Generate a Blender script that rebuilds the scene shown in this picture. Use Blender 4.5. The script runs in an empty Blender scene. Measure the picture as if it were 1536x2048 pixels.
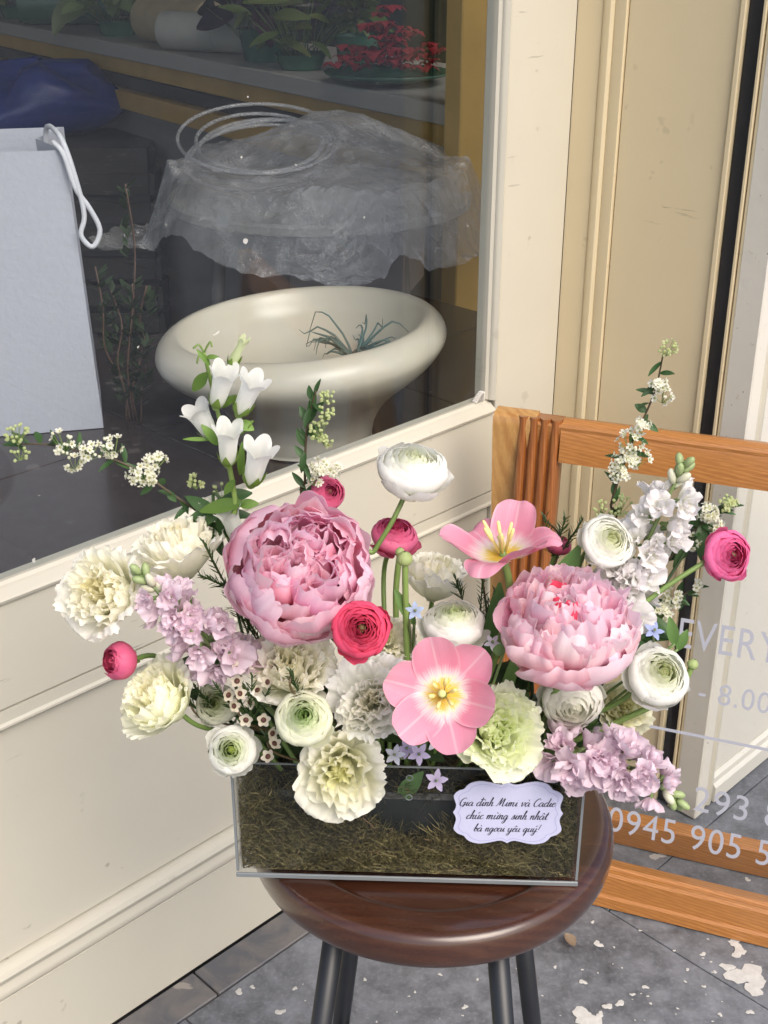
import bpy, math, random
import numpy as np
from mathutils import Vector, Matrix

rnd = random.Random(7)
nrng = np.random.default_rng(11)
R_ = math.radians
sc = bpy.context.scene
COL = sc.collection

# ------------------------------------------------------------------ camera
PITCH = R_(25.5); CAMH = 1.42; FPX = 2523.0
cam = bpy.data.cameras.new('camera'); camo = bpy.data.objects.new('camera', cam)
COL.objects.link(camo)
cam.sensor_fit = 'VERTICAL'; cam.sensor_height = 36.0; cam.lens = FPX / 2048 * 36.0
cam.clip_start = 0.05; cam.clip_end = 500
camo.location = (0, 0, CAMH); camo.rotation_euler = (math.pi / 2 - PITCH, 0, 0)
sc.camera = camo

# ------------------------------------------------------------------ sky, sun, exposure
SUN_EL, SUN_AZ = R_(46), R_(150)          # azimuth clockwise from +Y (north)
world = bpy.data.worlds.new('World'); sc.world = world; world.use_nodes = True
wn = world.node_tree
sky = wn.nodes.new('ShaderNodeTexSky'); sky.sky_type = 'NISHITA'; sky.sun_disc = False
sky.sun_elevation = SUN_EL; sky.sun_rotation = SUN_AZ
sky.air_density = 1.0; sky.dust_density = 4.0; sky.ozone_density = 0.6
wn.links.new(sky.outputs[0], wn.nodes['Background'].inputs[0])
wn.nodes['Background'].inputs[1].default_value = 0.145
sun = bpy.data.lights.new('sun', 'SUN'); suno = bpy.data.objects.new('sun', sun); COL.objects.link(suno)
sun.energy = 1.15; sun.angle = R_(40); sun.color = (1.0, 0.965, 0.91)
sdir = Vector((math.sin(SUN_AZ) * math.cos(SUN_EL), math.cos(SUN_AZ) * math.cos(SUN_EL), math.sin(SUN_EL)))
suno.rotation_euler = sdir.to_track_quat('Z', 'Y').to_euler(); suno.location = (3, -3, 5)
sc.view_settings.view_transform = 'Standard'; sc.view_settings.look = 'None'
sc.view_settings.exposure = 0.57; sc.view_settings.gamma = 1.0
sc.render.engine = 'CYCLES'
sc.cycles.transparent_max_bounces = 24; sc.cycles.max_bounces = 10
sc.cycles.transmission_bounces = 8; sc.cycles.glossy_bounces = 4; sc.cycles.diffuse_bounces = 7
sc.cycles.caustics_reflective = False; sc.cycles.caustics_refractive = False
sc.cycles.sample_clamp_indirect = 6.0

# ------------------------------------------------------------------ measuring helpers (survey of the place)
CP, SP = math.cos(PITCH), math.sin(PITCH)
def ray(px, py):
    x = px - 768; y = 1024 - py
    return Vector((x, FPX * CP + y * SP, -FPX * SP + y * CP))
CAM = Vector((0, 0, CAMH))
def at_z(px, py, z):
    r = ray(px, py); return CAM + r * ((z - CAMH) / r.z)
def at_y(px, py, Y):
    r = ray(px, py); return CAM + r * (Y / r.y)
W0 = Vector((-.149, 1.528, 0)); WD = Vector((.70711, .70711, 0)); WN = Vector((.70711, -.70711, 0))
def W(al, out, z=0.0):
    return W0 + WD * al + WN * out + Vector((0, 0, z))

# ------------------------------------------------------------------ materials
MATS = {}
def nodemat(name):
    m = bpy.data.materials.new(name); m.use_nodes = True
    nt = m.node_tree; b = nt.nodes['Principled BSDF']
    MATS[name] = m
    return m, nt, b
def N(nt, t, **kw):
    n = nt.nodes.new(t)
    for k, v in kw.items(): setattr(n, k, v)
    return n
def L(nt, a, b): nt.links.new(a, b)
def ramp(nt, fac, stops):
    r = N(nt, 'ShaderNodeValToRGB'); el = r.color_ramp.elements
    while len(el) < len(stops): el.new(0.5)
    for e, (p, c) in zip(el, stops):
        e.position = p; e.color = (c[0], c[1], c[2], 1) if not isinstance(c, (int, float)) else (c, c, c, 1)
    L(nt, fac, r.inputs[0]); return r.outputs[0]
def noise(nt, vec, scale, detail=4, rough=.55, dist=0.0):
    n = N(nt, 'ShaderNodeTexNoise'); n.inputs['Scale'].default_value = scale
    n.inputs['Detail'].default_value = detail; n.inputs['Roughness'].default_value = rough
    n.inputs['Distortion'].default_value = dist
    if vec is not None: L(nt, vec, n.inputs['Vector'])
    return n.outputs[0]
def mapping(nt, vec, scale=(1, 1, 1), loc=(0, 0, 0), rot=(0, 0, 0)):
    m = N(nt, 'ShaderNodeMapping'); m.inputs['Scale'].default_value = scale
    m.inputs['Location'].default_value = loc; m.inputs['Rotation'].default_value = rot
    L(nt, vec, m.inputs['Vector']); return m.outputs[0]
def mix(nt, fac, a, b, mode='MIX'):
    m = N(nt, 'ShaderNodeMix', data_type='RGBA', blend_type=mode)
    for s, v in ((m.inputs[0], fac), (m.inputs[6], a), (m.inputs[7], b)):
        if isinstance(v, (int, float)): s.default_value = v
        elif isinstance(v, tuple): s.default_value = (v[0], v[1], v[2], 1)
        else: L(nt, v, s)
    return m.outputs[2]
def math_(nt, op, a, b=0.0):
    m = N(nt, 'ShaderNodeMath', operation=op)
    for s, v in ((m.inputs[0], a), (m.inputs[1], b)):
        if isinstance(v, (int, float)): s.default_value = v
        else: L(nt, v, s)
    return m.outputs[0]
def bump(nt, b, h, strength=.2, dist=.002):
    n = N(nt, 'ShaderNodeBump'); n.inputs['Strength'].default_value = strength
    n.inputs['Distance'].default_value = dist
    L(nt, h, n.inputs['Height']); L(nt, n.outputs[0], b.inputs['Normal'])
def pos(nt): return N(nt, 'ShaderNodeNewGeometry').outputs['Position']
def objc(nt): return N(nt, 'ShaderNodeTexCoord').outputs['Object']

def painted(name, col, stain, rough=.42, dirt=.35):
    m, nt, b = nodemat(name); p = pos(nt)
    big = noise(nt, p, 3.0, 5, .6); fine = noise(nt, p, 60, 3)
    c = mix(nt, ramp(nt, big, [(.35, 0.0), (.75, 1.0)]), col, tuple(x * .93 for x in col))
    spots = ramp(nt, noise(nt, p, 34, 2, .5), [(.70, 0.0), (.76, 1.0)])
    patch = ramp(nt, noise(nt, p, 2.2, 4), [(.5, 0.0), (.7, 1.0)])
    c = mix(nt, math_(nt, 'MULTIPLY', math_(nt, 'MULTIPLY', spots, patch), dirt), c, stain)
    sc_ = noise(nt, mapping(nt, p, (12, 12, 170), rot=(.25, .1, 0)), 1.0, 3, .6)
    scr = ramp(nt, sc_, [(.66, 0.0), (.70, 1.0)])
    patch2 = ramp(nt, noise(nt, p, 5.2, 2), [(.56, 0.0), (.64, 1.0)])
    c = mix(nt, math_(nt, 'MULTIPLY', math_(nt, 'MULTIPLY', scr, patch2), dirt * 1.2), c, stain)
    L(nt, c, b.inputs['Base Color']); b.inputs['Roughness'].default_value = rough
    h = mix(nt, .5, noise(nt, p, 110, 2), noise(nt, p, 14, 3))
    bump(nt, b, h, .12, .003)
    return m
painted('cream_paint', (.585, .555, .465), (.16, .135, .10), .42, .6)
painted('tan_paint', (.66, .56, .365), (.18, .14, .08), .5, .45)
def peeling():
    m, nt, b = nodemat('peeling_paint'); p = pos(nt)
    n1 = noise(nt, p, 45, 5, .65)
    c = mix(nt, math_(nt, 'MULTIPLY', ramp(nt, n1, [(.66, 0.0), (.70, 1.0)]), .5), (.68, .655, .58), (.46, .40, .27))
    d = ramp(nt, noise(nt, p, 130, 2), [(.72, 0.0), (.76, 1.0)])
    c = mix(nt, math_(nt, 'MULTIPLY', d, .7), c, (.12, .1, .07))
    L(nt, c, b.inputs['Base Color']); b.inputs['Roughness'].default_value = .5
    bump(nt, b, n1, .2, .003)
peeling()
def simple(name, col, rough=.5, metal=0.0, var=.12, scale=20, bmp=.0, spec=.5):
    m, nt, b = nodemat(name); p = objc(nt)
    n = noise(nt, p, scale, 4)
    c = mix(nt, n, tuple(x * (1 - var) for x in col), tuple(min(1, x * (1 + var)) for x in col))
    L(nt, c, b.inputs['Base Color']); b.inputs['Roughness'].default_value = rough
    b.inputs['Metallic'].default_value = metal
    b.inputs['Specular IOR Level'].default_value = spec
    if bmp: bump(nt, b, n, bmp, .002)
    return m
simple('black_metal', (.016, .018, .022), .38, 0, .3, 40)
simple('rubber_black', (.012, .012, .014), .6, 0, .6, 60, .4)
simple('dark_gap', (.05, .045, .04), .8)
simple('mustard_wood', (.50, .31, .075), .45, 0, .3, 6)
simple('interior_grey', (.22, .205, .19), .6)
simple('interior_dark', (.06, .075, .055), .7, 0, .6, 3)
simple('counter_white', (.42, .40, .36), .4, 0, .06, 4)
simple('shop_tile', (.20, .18, .18), .35, 0, .15, 5)
simple('bag_paper', (.50, .51, .57), .55, 0, .03, 90, .5)
simple('rope_white', (.70, .70, .74), .7, 0, .1, 200)
simple('twig_brown', (.10, .055, .035), .6, 0, .4, 80)
simple('foam_black', (.010, .013, .012), .35, 0, .4, 50, .3)
simple('blue_plastic', (.012, .03, .20), .35, 0, .4, 9)
simple('red_petal', (.30, .02, .03), .5, 0, .4, 40)
simple('kraft_paper', (.40, .33, .20), .6, 0, .3, 12)
simple('green_glass', (.04, .13, .08), .25, 0, .4, 12)
simple('card_ink', (.025, .02, .035), .6)
simple('sign_white', (.42, .43, .50), .5, 0, .04, 30)
simple('acrylic_edge', (.20, .22, .23), .18, 0, .1, 60)
simple('dry_leaf', (.20, .14, .09), .6, 0, .3, 200)
simple('caulk_white', (.75, .73, .68), .6, 0, .1, 60, .5)
simple('splash_paint', (.58, .57, .54), .6, 0, .25, 90)
simple('cardboard', (.36, .30, .27), .7, 0, .1, 6)
simple('paper_roll', (.42, .42, .38), .6, 0, .1, 30)

def wood(name, c1, c2, c3, axis_scale, rough=.35, coat=.3, ring=9.0):
    m, nt, b = nodemat(name); p = objc(nt)
    v = mapping(nt, p, axis_scale)
    d = noise(nt, v, 2.2, 3, .5, .4)
    wv = N(nt, 'ShaderNodeTexWave', wave_type='BANDS', bands_direction='DIAGONAL')
    wv.inputs['Scale'].default_value = ring; wv.inputs['Distortion'].default_value = 5.0
    wv.inputs['Detail'].default_value = 3; wv.inputs['Detail Scale'].default_value = 1.2
    L(nt, v, wv.inputs['Vector'])
    fine = noise(nt, mapping(nt, p, tuple(s * 9 for s in axis_scale)), 6, 3, .6)
    c = mix(nt, ramp(nt, wv.outputs[1], [(.15, 0.0), (.9, 1.0)]), c1, c2)
    c = mix(nt, ramp(nt, d, [(.35, 0.0), (.7, 1.0)]), c, c3)
    c = mix(nt, math_(nt, 'MULTIPLY', ramp(nt, fine, [(.4, 0.0), (.75, 1.0)]), .35), c, tuple(x * .45 for x in c1))
    L(nt, c, b.inputs['Base Color']); b.inputs['Roughness'].default_value = rough
    b.inputs['Coat Weight'].default_value = coat; b.inputs['Coat Roughness'].default_value = .15
    bump(nt, b, fine, .08, .001)
wood('sign_wood_h', (.36, .14, .035), (.50, .22, .06), (.40, .17, .045), (1.2, 12, 12))
wood('sign_wood_v', (.27, .085, .018), (.37, .14, .034), (.22, .062, .013), (12, 12, 1.0))
wood('pine_wood', (.50, .27, .085), (.36, .16, .04), (.54, .31, .11), (7, 7, 1.6), ring=5)
wood('stool_wood', (.058, .020, .011), (.078, .029, .015), (.042, .015, .008), (2, 14, 14), .24, .6, 3.5)

def pavement_mat(name, c1, c2, splat=True):
    m, nt, b = nodemat(name); p = pos(nt)
    n1 = noise(nt, p, 2.6, 6, .62); n2 = noise(nt, p, 26, 5, .65); n3 = noise(nt, p, 150, 3, .6)
    c = mix(nt, ramp(nt, n1, [(.38, 0.0), (.62, 1.0)]), tuple(x * .8 for x in c1), c2)
    c = mix(nt, .45, c, mix(nt, ramp(nt, n2, [(.36, 0.0), (.66, 1.0)]), tuple(x * .55 for x in c1), tuple(x * 1.35 for x in c2)))
    c = mix(nt, math_(nt, 'MULTIPLY', ramp(nt, n3, [(.5, 0.0), (.75, 1.0)]), .25), c, tuple(min(1, x * 1.8) for x in c2))
    if splat:
        s1 = N(nt, 'ShaderNodeTexVoronoi'); s1.inputs['Scale'].default_value = 17
        wob = N(nt, 'ShaderNodeVectorMath', operation='ADD')
        sc3 = N(nt, 'ShaderNodeVectorMath', operation='SCALE'); sc3.inputs['Scale'].default_value = .035
        nn = N(nt, 'ShaderNodeTexNoise'); nn.inputs['Scale'].default_value = 38; nn.inputs['Detail'].default_value = 3
        L(nt, p, nn.inputs['Vector']); L(nt, nn.outputs['Color'], sc3.inputs[0])
        L(nt, p, wob.inputs[0]); L(nt, sc3.outputs[0], wob.inputs[1]); L(nt, wob.outputs[0], s1.inputs['Vector'])
        rc = N(nt, 'ShaderNodeSeparateColor'); L(nt, s1.outputs['Color'], rc.inputs[0])
        rad = math_(nt, 'MULTIPLY', math_(nt, 'POWER', rc.outputs[0], 4.0), .36)
        dot = math_(nt, 'LESS_THAN', s1.outputs['Distance'], rad)
        blot = ramp(nt, noise(nt, p, 9.5, 6, .68), [(.635, 0.0), (.65, 1.0)])
        area = ramp(nt, noise(nt, p, 1.3, 2), [(.44, 0.0), (.50, 1.0)])
        msk = math_(nt, 'MULTIPLY', dot, area)
        c = mix(nt, math_(nt, 'MULTIPLY', msk, .85), c, (.60, .58, .54))
    L(nt, c, b.inputs['Base Color'])
    L(nt, ramp(nt, n2, [(.3, .42), (.7, .70)]), b.inputs['Roughness'])
    bump(nt, b, mix(nt, .5, n2, n3), .35, .003)
pavement_mat('paving', (.095, .101, .113), (.205, .215, .238))
pavement_mat('joint', (.03, .03, .032), (.06, .06, .062), False)
def threshold():
    m, nt, b = nodemat('threshold_stone'); p = pos(nt)
    v = noise(nt, p, 15, 4, .6, 1.2)
    c = mix(nt, ramp(nt, v, [(.42, 0.0), (.62, 1.0)]), (.105, .108, .122), (.165, .155, .15))
    w = ramp(nt, noise(nt, p, 13, 3, .5, .6), [(.62, 0.0), (.64, 1.0)])
    c = mix(nt, math_(nt, 'MULTIPLY', w, .6), c, (.40, .36, .31))
    L(nt, c, b.inputs['Base Color']); b.inputs['Roughness'].default_value = .3
    bump(nt, b, v, .15, .002)
threshold()
def decktile():
    m, nt, b = nodemat('deck_tile'); p = pos(nt)
    c = mix(nt, noise(nt, p, 4, 4), (.028, .022, .022), (.06, .045, .042))
    fleck = ramp(nt, noise(nt, p, 55, 2), [(.74, 0.0), (.76, 1.0)])
    c = mix(nt, fleck, c, (.4, .36, .3))
    L(nt, c, b.inputs['Base Color']); b.inputs['Roughness'].default_value = .22
decktile()

def clear(name, ior, tint, gloss_rough=0.0, haze=0.0, hazecol=(.8, .8, .8), specks=False):
    m = bpy.data.materials.new(name); m.use_nodes = True; MATS[name] = m
    nt = m.node_tree; nt.nodes.remove(nt.nodes['Principled BSDF']); out = nt.nodes['Material Output']
    tr = N(nt, 'ShaderNodeBsdfTransparent'); tr.inputs[0].default_value = (*tint, 1)
    gl = N(nt, 'ShaderNodeBsdfGlossy'); gl.inputs['Roughness'].default_value = gloss_rough
    fr = N(nt, 'ShaderNodeFresnel'); fr.inputs['IOR'].default_value = ior
    mx = N(nt, 'ShaderNodeMixShader')
    # the same reflectance seen from either side of the sheet
    geo = N(nt, 'ShaderNodeNewGeometry'); lw = N(nt, 'ShaderNodeLayerWeight')
    x = math_(nt, 'POWER', lw.outputs['Facing'], 5.0)
    r0 = ((ior - 1) / (ior + 1)) ** 2
    fac = math_(nt, 'ADD', math_(nt, 'MULTIPLY', x, 1 - r0), r0)
    nt.nodes.remove(fr); nt.nodes.remove(geo)
    lw.inputs['Blend'].default_value = .5
    L(nt, fac, mx.inputs[0]); L(nt, tr.outputs[0], mx.inputs[1]); L(nt, gl.outputs[0], mx.inputs[2])
    last = mx.outputs[0]
    if haze:
        df = N(nt, 'ShaderNodeBsdfDiffuse'); df.inputs[0].default_value = (*hazecol, 1)
        m2 = N(nt, 'ShaderNodeMixShader')
        p = objc(nt); n = noise(nt, p, 5, 4, .6); rd = math_(nt, 'ABSOLUTE', math_(nt, 'SUBTRACT', noise(nt, mapping(nt, p, (1, 3.0, 1.5), rot=(0, 0, .6)), 9, 5, .6, .25), .5))
        cre = ramp(nt, rd, [(.0, haze * .35), (.012, haze * .2), (.05, 0.0)])
        L(nt, math_(nt, 'ADD', ramp(nt, n, [(.35, haze * .45), (.70, haze * 1.5)]), cre), m2.inputs[0])
        L(nt, last, m2.inputs[1]); L(nt, df.outputs[0], m2.inputs[2]); last = m2.outputs[0]
    if specks:
        df = N(nt, 'ShaderNodeBsdfDiffuse'); df.inputs[0].default_value = (.75, .74, .70, 1); m3 = N(nt, 'ShaderNodeMixShader')
        p = objc(nt); s1 = ramp(nt, noise(nt, p, 48, 2, .5), [(.765, 0.0), (.78, .6)])
        s2 = ramp(nt, noise(nt, mapping(nt, p, (9, 9, 60), rot=(0, .6, 0)), 1.0, 3, .6), [(.70, 0.0), (.85, .10)])
        L(nt, math_(nt, 'MAXIMUM', s1, s2), m3.inputs[0]); L(nt, last, m3.inputs[1]); L(nt, df.outputs[0], m3.inputs[2]); last = m3.outputs[0]
    L(nt, last, out.inputs[0]); return m
clear('window_glass', 1.62, (.94, .96, .97), specks=True)
clear('acrylic', 1.35, (.985, .99, .99))
film = clear('plastic_film', 2.3, (.96, .96, .97), .04, .24)
def crinkle(m):
    nt = m.node_tree; p = objc(nt); bp_ = N(nt, 'ShaderNodeBump'); bp_.inputs['Strength'].default_value = .8; bp_.inputs['Distance'].default_value = .02
    L(nt, math_(nt, 'ABSOLUTE', math_(nt, 'SUBTRACT', noise(nt, p, 14, 6, .65, .5), .5)), bp_.inputs['Height'])
    for n in nt.nodes:
        if n.type in ('BSDF_GLOSSY', 'LAYER_WEIGHT'): L(nt, bp_.outputs[0], n.inputs['Normal'])
crinkle(film)

def pearl():
    m, nt, b = nodemat('pearl_glaze'); p = objc(nt)
    c = mix(nt, noise(nt, p, 6, 3), (.58, .53, .42), (.66, .61, .50))
    fl = noise(nt, p, 260, 2)
    L(nt, c, b.inputs['Base Color']); b.inputs['Roughness'].default_value = .30
    b.inputs['Metallic'].default_value = .0
    b.inputs['Coat Weight'].default_value = .35; b.inputs['Coat Roughness'].default_value = .22
    bump(nt, b, fl, .08, .001)
pearl()

def petalmat(name, rough=.55, transl=.32, basemul=(.9, .88, .8), tipmul=(1.03, 1.03, 1.03), vein=.10, edge=None):
    m, nt, b = nodemat(name)
    uv = N(nt, 'ShaderNodeUVMap').outputs[0]; sep = N(nt, 'ShaderNodeSeparateXYZ'); L(nt, uv, sep.inputs[0])
    oi = N(nt, 'ShaderNodeObjectInfo')
    c = oi.outputs['Color']
    g = mix(nt, ramp(nt, sep.outputs[1], [(.15, 0.0), (.75, 1.0)]), basemul, tipmul)
    c = mix(nt, 1.0, c, g, 'MULTIPLY')
    sv = mapping(nt, uv, (34, 2.2, 1))
    vn = noise(nt, sv, 1.0, 3, .6)
    c = mix(nt, vein, c, mix(nt, ramp(nt, vn, [(.3, 0.0), (.7, 1.0)]), (.55, .5, .5), (1, 1, 1)), 'MULTIPLY')
    c = mix(nt, .5, c, mix(nt, noise(nt, objc(nt), 55, 2), tuple([.90] * 3), tuple([1.08] * 3)), 'MULTIPLY')
    if edge:
        e = ramp(nt, sep.outputs[1], [(.80, 0.0), (1.0, 1.0)])
        c = mix(nt, math_(nt, 'MULTIPLY', e, .6), c, edge)
    L(nt, c, b.inputs['Base Color']); b.inputs['Roughness'].default_value = rough
    b.inputs['Specular IOR Level'].default_value = .35
    bump(nt, b, vn, .12, .0012)
    t = N(nt, 'ShaderNodeBsdfTranslucent'); L(nt, c, t.inputs[0])
    mx = N(nt, 'ShaderNodeMixShader'); mx.inputs[0].default_value = transl
    L(nt, b.outputs[0], mx.inputs[1]); L(nt, t.outputs[0], mx.inputs[2])
    L(nt, mx.outputs[0], nt.nodes['Material Output'].inputs[0]); return m
petalmat('petal_white', .5, .46, (1.0, 1.02, .92), (1.10, 1.10, 1.10), .04)
petalmat('petal_pink', .5, .44, (1.0, .64, .72), (1.08, 1.10, 1.10), .06, (.94, .80, .87))
petalmat('petal_coral', .45, .28, (.82, .55, .60), (1.05, 1.2, 1.2), .16)
petalmat('petal_lilac', .55, .40, (.97, .94, .93), (1.04, 1.04, 1.04), .08)
petalmat('leaf', .42, .22, (.8, .85, .7), (1.05, 1.05, 1.0), .25)
def tulipmat():
    m, nt, b = nodemat('petal_tulip')
    uv = N(nt, 'ShaderNodeUVMap').outputs[0]; sep = N(nt, 'ShaderNodeSeparateXYZ'); L(nt, uv, sep.inputs[0])
    st = noise(nt, mapping(nt, uv, (30, 1.8, 1)), 1.0, 5, .65)
    vv = math_(nt, 'ADD', sep.outputs[1], math_(nt, 'MULTIPLY', math_(nt, 'SUBTRACT', st, .5), .46))
    c = ramp(nt, vv, [(.0, (.78, .50, .02)), (.15, (.80, .62, .08)), (.23, (.84, .78, .60)), (.30, (.84, .66, .69)), (.46, (.78, .28, .40)), (.97, (.80, .36, .47))])
    mid = math_(nt, 'ABSOLUTE', math_(nt, 'SUBTRACT', sep.outputs[0], .5))
    rib = ramp(nt, mid, [(.012, 1.0), (.035, 0.0)])
    c = mix(nt, math_(nt, 'MULTIPLY', rib, .28), c, (.88, .78, .78))
    ed = ramp(nt, mid, [(.44, 0.0), (.5, 1.0)])
    c = mix(nt, math_(nt, 'MULTIPLY', ed, .4), c, (.88, .70, .74))
    L(nt, c, b.inputs['Base Color']); b.inputs['Roughness'].default_value = .38
    bump(nt, b, st, .28, .0015)
    t = N(nt, 'ShaderNodeBsdfTranslucent'); L(nt, c, t.inputs[0])
    mx = N(nt, 'ShaderNodeMixShader'); mx.inputs[0].default_value = .25
    L(nt, b.outputs[0], mx.inputs[1]); L(nt, t.outputs[0], mx.inputs[2])
    L(nt, mx.outputs[0], nt.nodes['Material Output'].inputs[0])
tulipmat()
def objcol(name, rough=.5, var=.2, scale=60):
    m, nt, b = nodemat(name); oi = N(nt, 'ShaderNodeObjectInfo')
    c = mix(nt, 1.0, oi.outputs['Color'], mix(nt, noise(nt, objc(nt), scale, 3), (1 - var,) * 3, (1 + var,) * 3), 'MULTIPLY')
    L(nt, c, b.inputs['Base Color']); b.inputs['Roughness'].default_value = rough; return m
objcol('stem', .45); objcol('matte', .6)
def mossmat():
    m, nt, b = nodemat('moss_strand')
    uv = N(nt, 'ShaderNodeUVMap').outputs[0]; sep = N(nt, 'ShaderNodeSeparateXYZ'); L(nt, uv, sep.inputs[0])
    c = ramp(nt, sep.outputs[0], [(0, (.030, .022, .010)), (.25, (.075, .065, .022)), (.55, (.12, .105, .035)), (.9, (.28, .23, .10)), (1, (.14, .07, .04))])
    L(nt, c, b.inputs['Base Color']); b.inputs['Roughness'].default_value = .75
mossmat()
def cardmat():
    m, nt, b = nodemat('card_paper')
    L(nt, mix(nt, noise(nt, objc(nt), 300, 2), (.54, .55, .75), (.60, .61, .81)), b.inputs['Base Color'])
    b.inputs['Roughness'].default_value = .6
cardmat()
simple('card_line', (.36, .38, .62), .6)

# ------------------------------------------------------------------ mesh helpers
def setp(o, label=None, cat=None, group=None, kind=None):
    if label: o['label'] = label
    if cat: o['category'] = cat
    if group: o['group'] = group
    if kind: o['kind'] = kind
    return o
def thing(name, label, cat, M=None, loc=None, rotz=0.0, group=None):
    o = bpy.data.objects.new(name, None); COL.objects.link(o); o.empty_display_size = .02
    if M is not None: o.matrix_world = M
    else: o.location = loc or (0, 0, 0); o.rotation_euler = (0, 0, rotz)
    return setp(o, label, cat, group)
def mk(name, v, f, mat, parent=None, smooth=False, uv=None, color=None):
    me = bpy.data.meshes.new(name)
    me.from_pydata([tuple(p) for p in v], [], f)
    me.materials.append(MATS[mat])
    if smooth: me.polygons.foreach_set('use_smooth', [True] * len(me.polygons))
    if uv is not None:
        lay = me.uv_layers.new(name='UVMap'); idx = np.zeros(len(me.loops), dtype=np.int32)
        me.loops.foreach_get('vertex_index', idx)
        lay.data.foreach_set('uv', np.asarray(uv, dtype=np.float32)[idx].ravel())
    me.update()
    o = bpy.data.objects.new(name, me); COL.objects.link(o)
    if parent: o.parent = parent
    if color: o.color = (*color, 1)
    return o
def again(src, parent, M=None, color=None):
    o = src.copy(); COL.objects.link(o); o.parent = parent
    if M is not None: o.matrix_basis = M
    if color: o.color = (*color, 1)
    return o
class MB:
    def __init__(s): s.v = []; s.f = []; s.uv = []
    def add(s, v, f, uv=None):
        k = len(s.v); s.v += [tuple(p) for p in v]; s.f += [tuple(i + k for i in q) for q in f]
        s.uv += list(uv) if uv is not None else [(0, 0)] * len(v)
        return s
    def box(s, x0, x1, y0, y1, z0, z1, c=0.0):
        """box, with all its edges chamfered by c"""
        if c <= 0:
            v = [(x, y, z) for x in (x0, x1) for y in (y0, y1) for z in (z0, z1)]
            return s.add(v, [(0, 1, 3, 2), (4, 6, 7, 5), (0, 4, 5, 1), (2, 3, 7, 6), (0, 2, 6, 4), (1, 5, 7, 3)])
        import itertools
        v = []; ix = {}
        for a, b_, d in itertools.product((0, 1), repeat=3):
            P = ((x0, x1)[a], (y0, y1)[b_], (z0, z1)[d]); sg = (1 - 2 * a, 1 - 2 * b_, 1 - 2 * d)
            for k in range(3):
                q = [P[i] + (sg[i] * c if i != k else 0) for i in range(3)]
                ix[(a, b_, d, k)] = len(v); v.append(q)
        f = []
        for k in range(3):
            o1, o2 = [i for i in range(3) if i != k]
            for sd in (0, 1):
                qs = []
                for m1, m2 in ((0, 0), (1, 0), (1, 1), (0, 1)):
                    t = [0, 0, 0]; t[k] = sd; t[o1] = m1; t[o2] = m2; qs.append(ix[(*t, k)])
                f.append(tuple(qs))
            for m1 in (0, 1):
                for m2 in (0, 1):
                    t0 = [0, 0, 0]; t0[o1] = m1; t0[o2] = m2; t1 = list(t0); t1[k] = 1
                    f.append((ix[(*t0, o1)], ix[(*t1, o1)], ix[(*t1, o2)], ix[(*t0, o2)]))
        for t in itertools.product((0, 1), repeat=3): f.append(tuple(ix[(*t, k)] for k in range(3)))
        return s.add(v, f)
    def tube(s, pts, r, n=7, cap=True, u=None):
        pts = [Vector(p) for p in pts]; m = len(pts)
        rs = r if hasattr(r, '__len__') else [r] * m
        up = Vector((0.013, .021, 1)); v = []; f = []
        t0 = (pts[1] - pts[0]).normalized(); a = t0.orthogonal().normalized()
        for i, p in enumerate(pts):
            t = (pts[min(i + 1, m - 1)] - pts[max(i - 1, 0)]).normalized()
            a = (a - t * a.dot(t)); a = a.normalized() if a.length > 1e-6 else t.orthogonal().normalized()
            b = t.cross(a)
            for k in range(n):
                q = 2 * math.pi * k / n; v.append(p + (a * math.cos(q) + b * math.sin(q)) * rs[i])
        for i in range(m - 1):
            for k in range(n):
                k2 = (k + 1) % n; f.append((i * n + k, i * n + k2, (i + 1) * n + k2, (i + 1) * n + k))
        if cap:
            f.append(tuple(range(n - 1, -1, -1))); f.append(tuple((m - 1) * n + k for k in range(n)))
        return s.add(v, f, [(u if u is not None else 0, .5)] * len(v))
    def lathe(s, prof, n=64, closed=False):
        v = []; f = []; m = len(prof)
        for r, z in prof:
            for k in range(n):
                q = 2 * math.pi * k / n; v.append((r * math.cos(q), r * math.sin(q), z))
        for i in range(m - 1 + (1 if closed else 0)):
            j = (i + 1) % m
            for k in range(n):
                k2 = (k + 1) % n; f.append((i * n + k, i * n + k2, j * n + k2, j * n + k))
        if not closed:
            f.append(tuple(range(n - 1, -1, -1))); f.append(tuple((m - 1) * n + k for k in range(n)))
        return s.add(v, f)
    def ext_x(s, prof, x0, x1):
        """closed (y, z) profile pushed along x"""
        n = len(prof); v = [(x0, y, z) for y, z in prof] + [(x1, y, z) for y, z in prof]
        f = [(i, (i + 1) % n, n + (i + 1) % n, n + i) for i in range(n)] + [tuple(range(n - 1, -1, -1)), tuple(range(n, 2 * n))]
        return s.add(v, f)
    def ext_z(s, prof, z0, z1):
        """closed (x, y) profile pushed along z"""
        n = len(prof); v = [(x, y, z0) for x, y in prof] + [(x, y, z1) for x, y in prof]
        f = [(i, (i + 1) % n, n + (i + 1) % n, n + i) for i in range(n)] + [tuple(range(n - 1, -1, -1)), tuple(range(n, 2 * n))]
        return s.add(v, f)
    def build(s, name, mat, parent=None, smooth=False, color=None, uv=False):
        return mk(name, s.v, s.f, mat, parent, smooth, s.uv if uv else None, color)
def spline(pts, n=14):
    """Catmull-Rom through pts"""
    P = [Vector(p) for p in pts]; P = [P[0] * 2 - P[1]] + P + [P[-1] * 2 - P[-2]]
    out = []
    for i in range(1, len(P) - 2):
        for k in range(n):
            t = k / n; a, b, c, d = P[i - 1], P[i], P[i + 1], P[i + 2]
            out.append(.5 * ((2 * b) + (c - a) * t + (2 * a - 5 * b + 4 * c - d) * t * t + (3 * b - a - 3 * c + d) * t ** 3))
    out.append(P[-2]); return out
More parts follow.
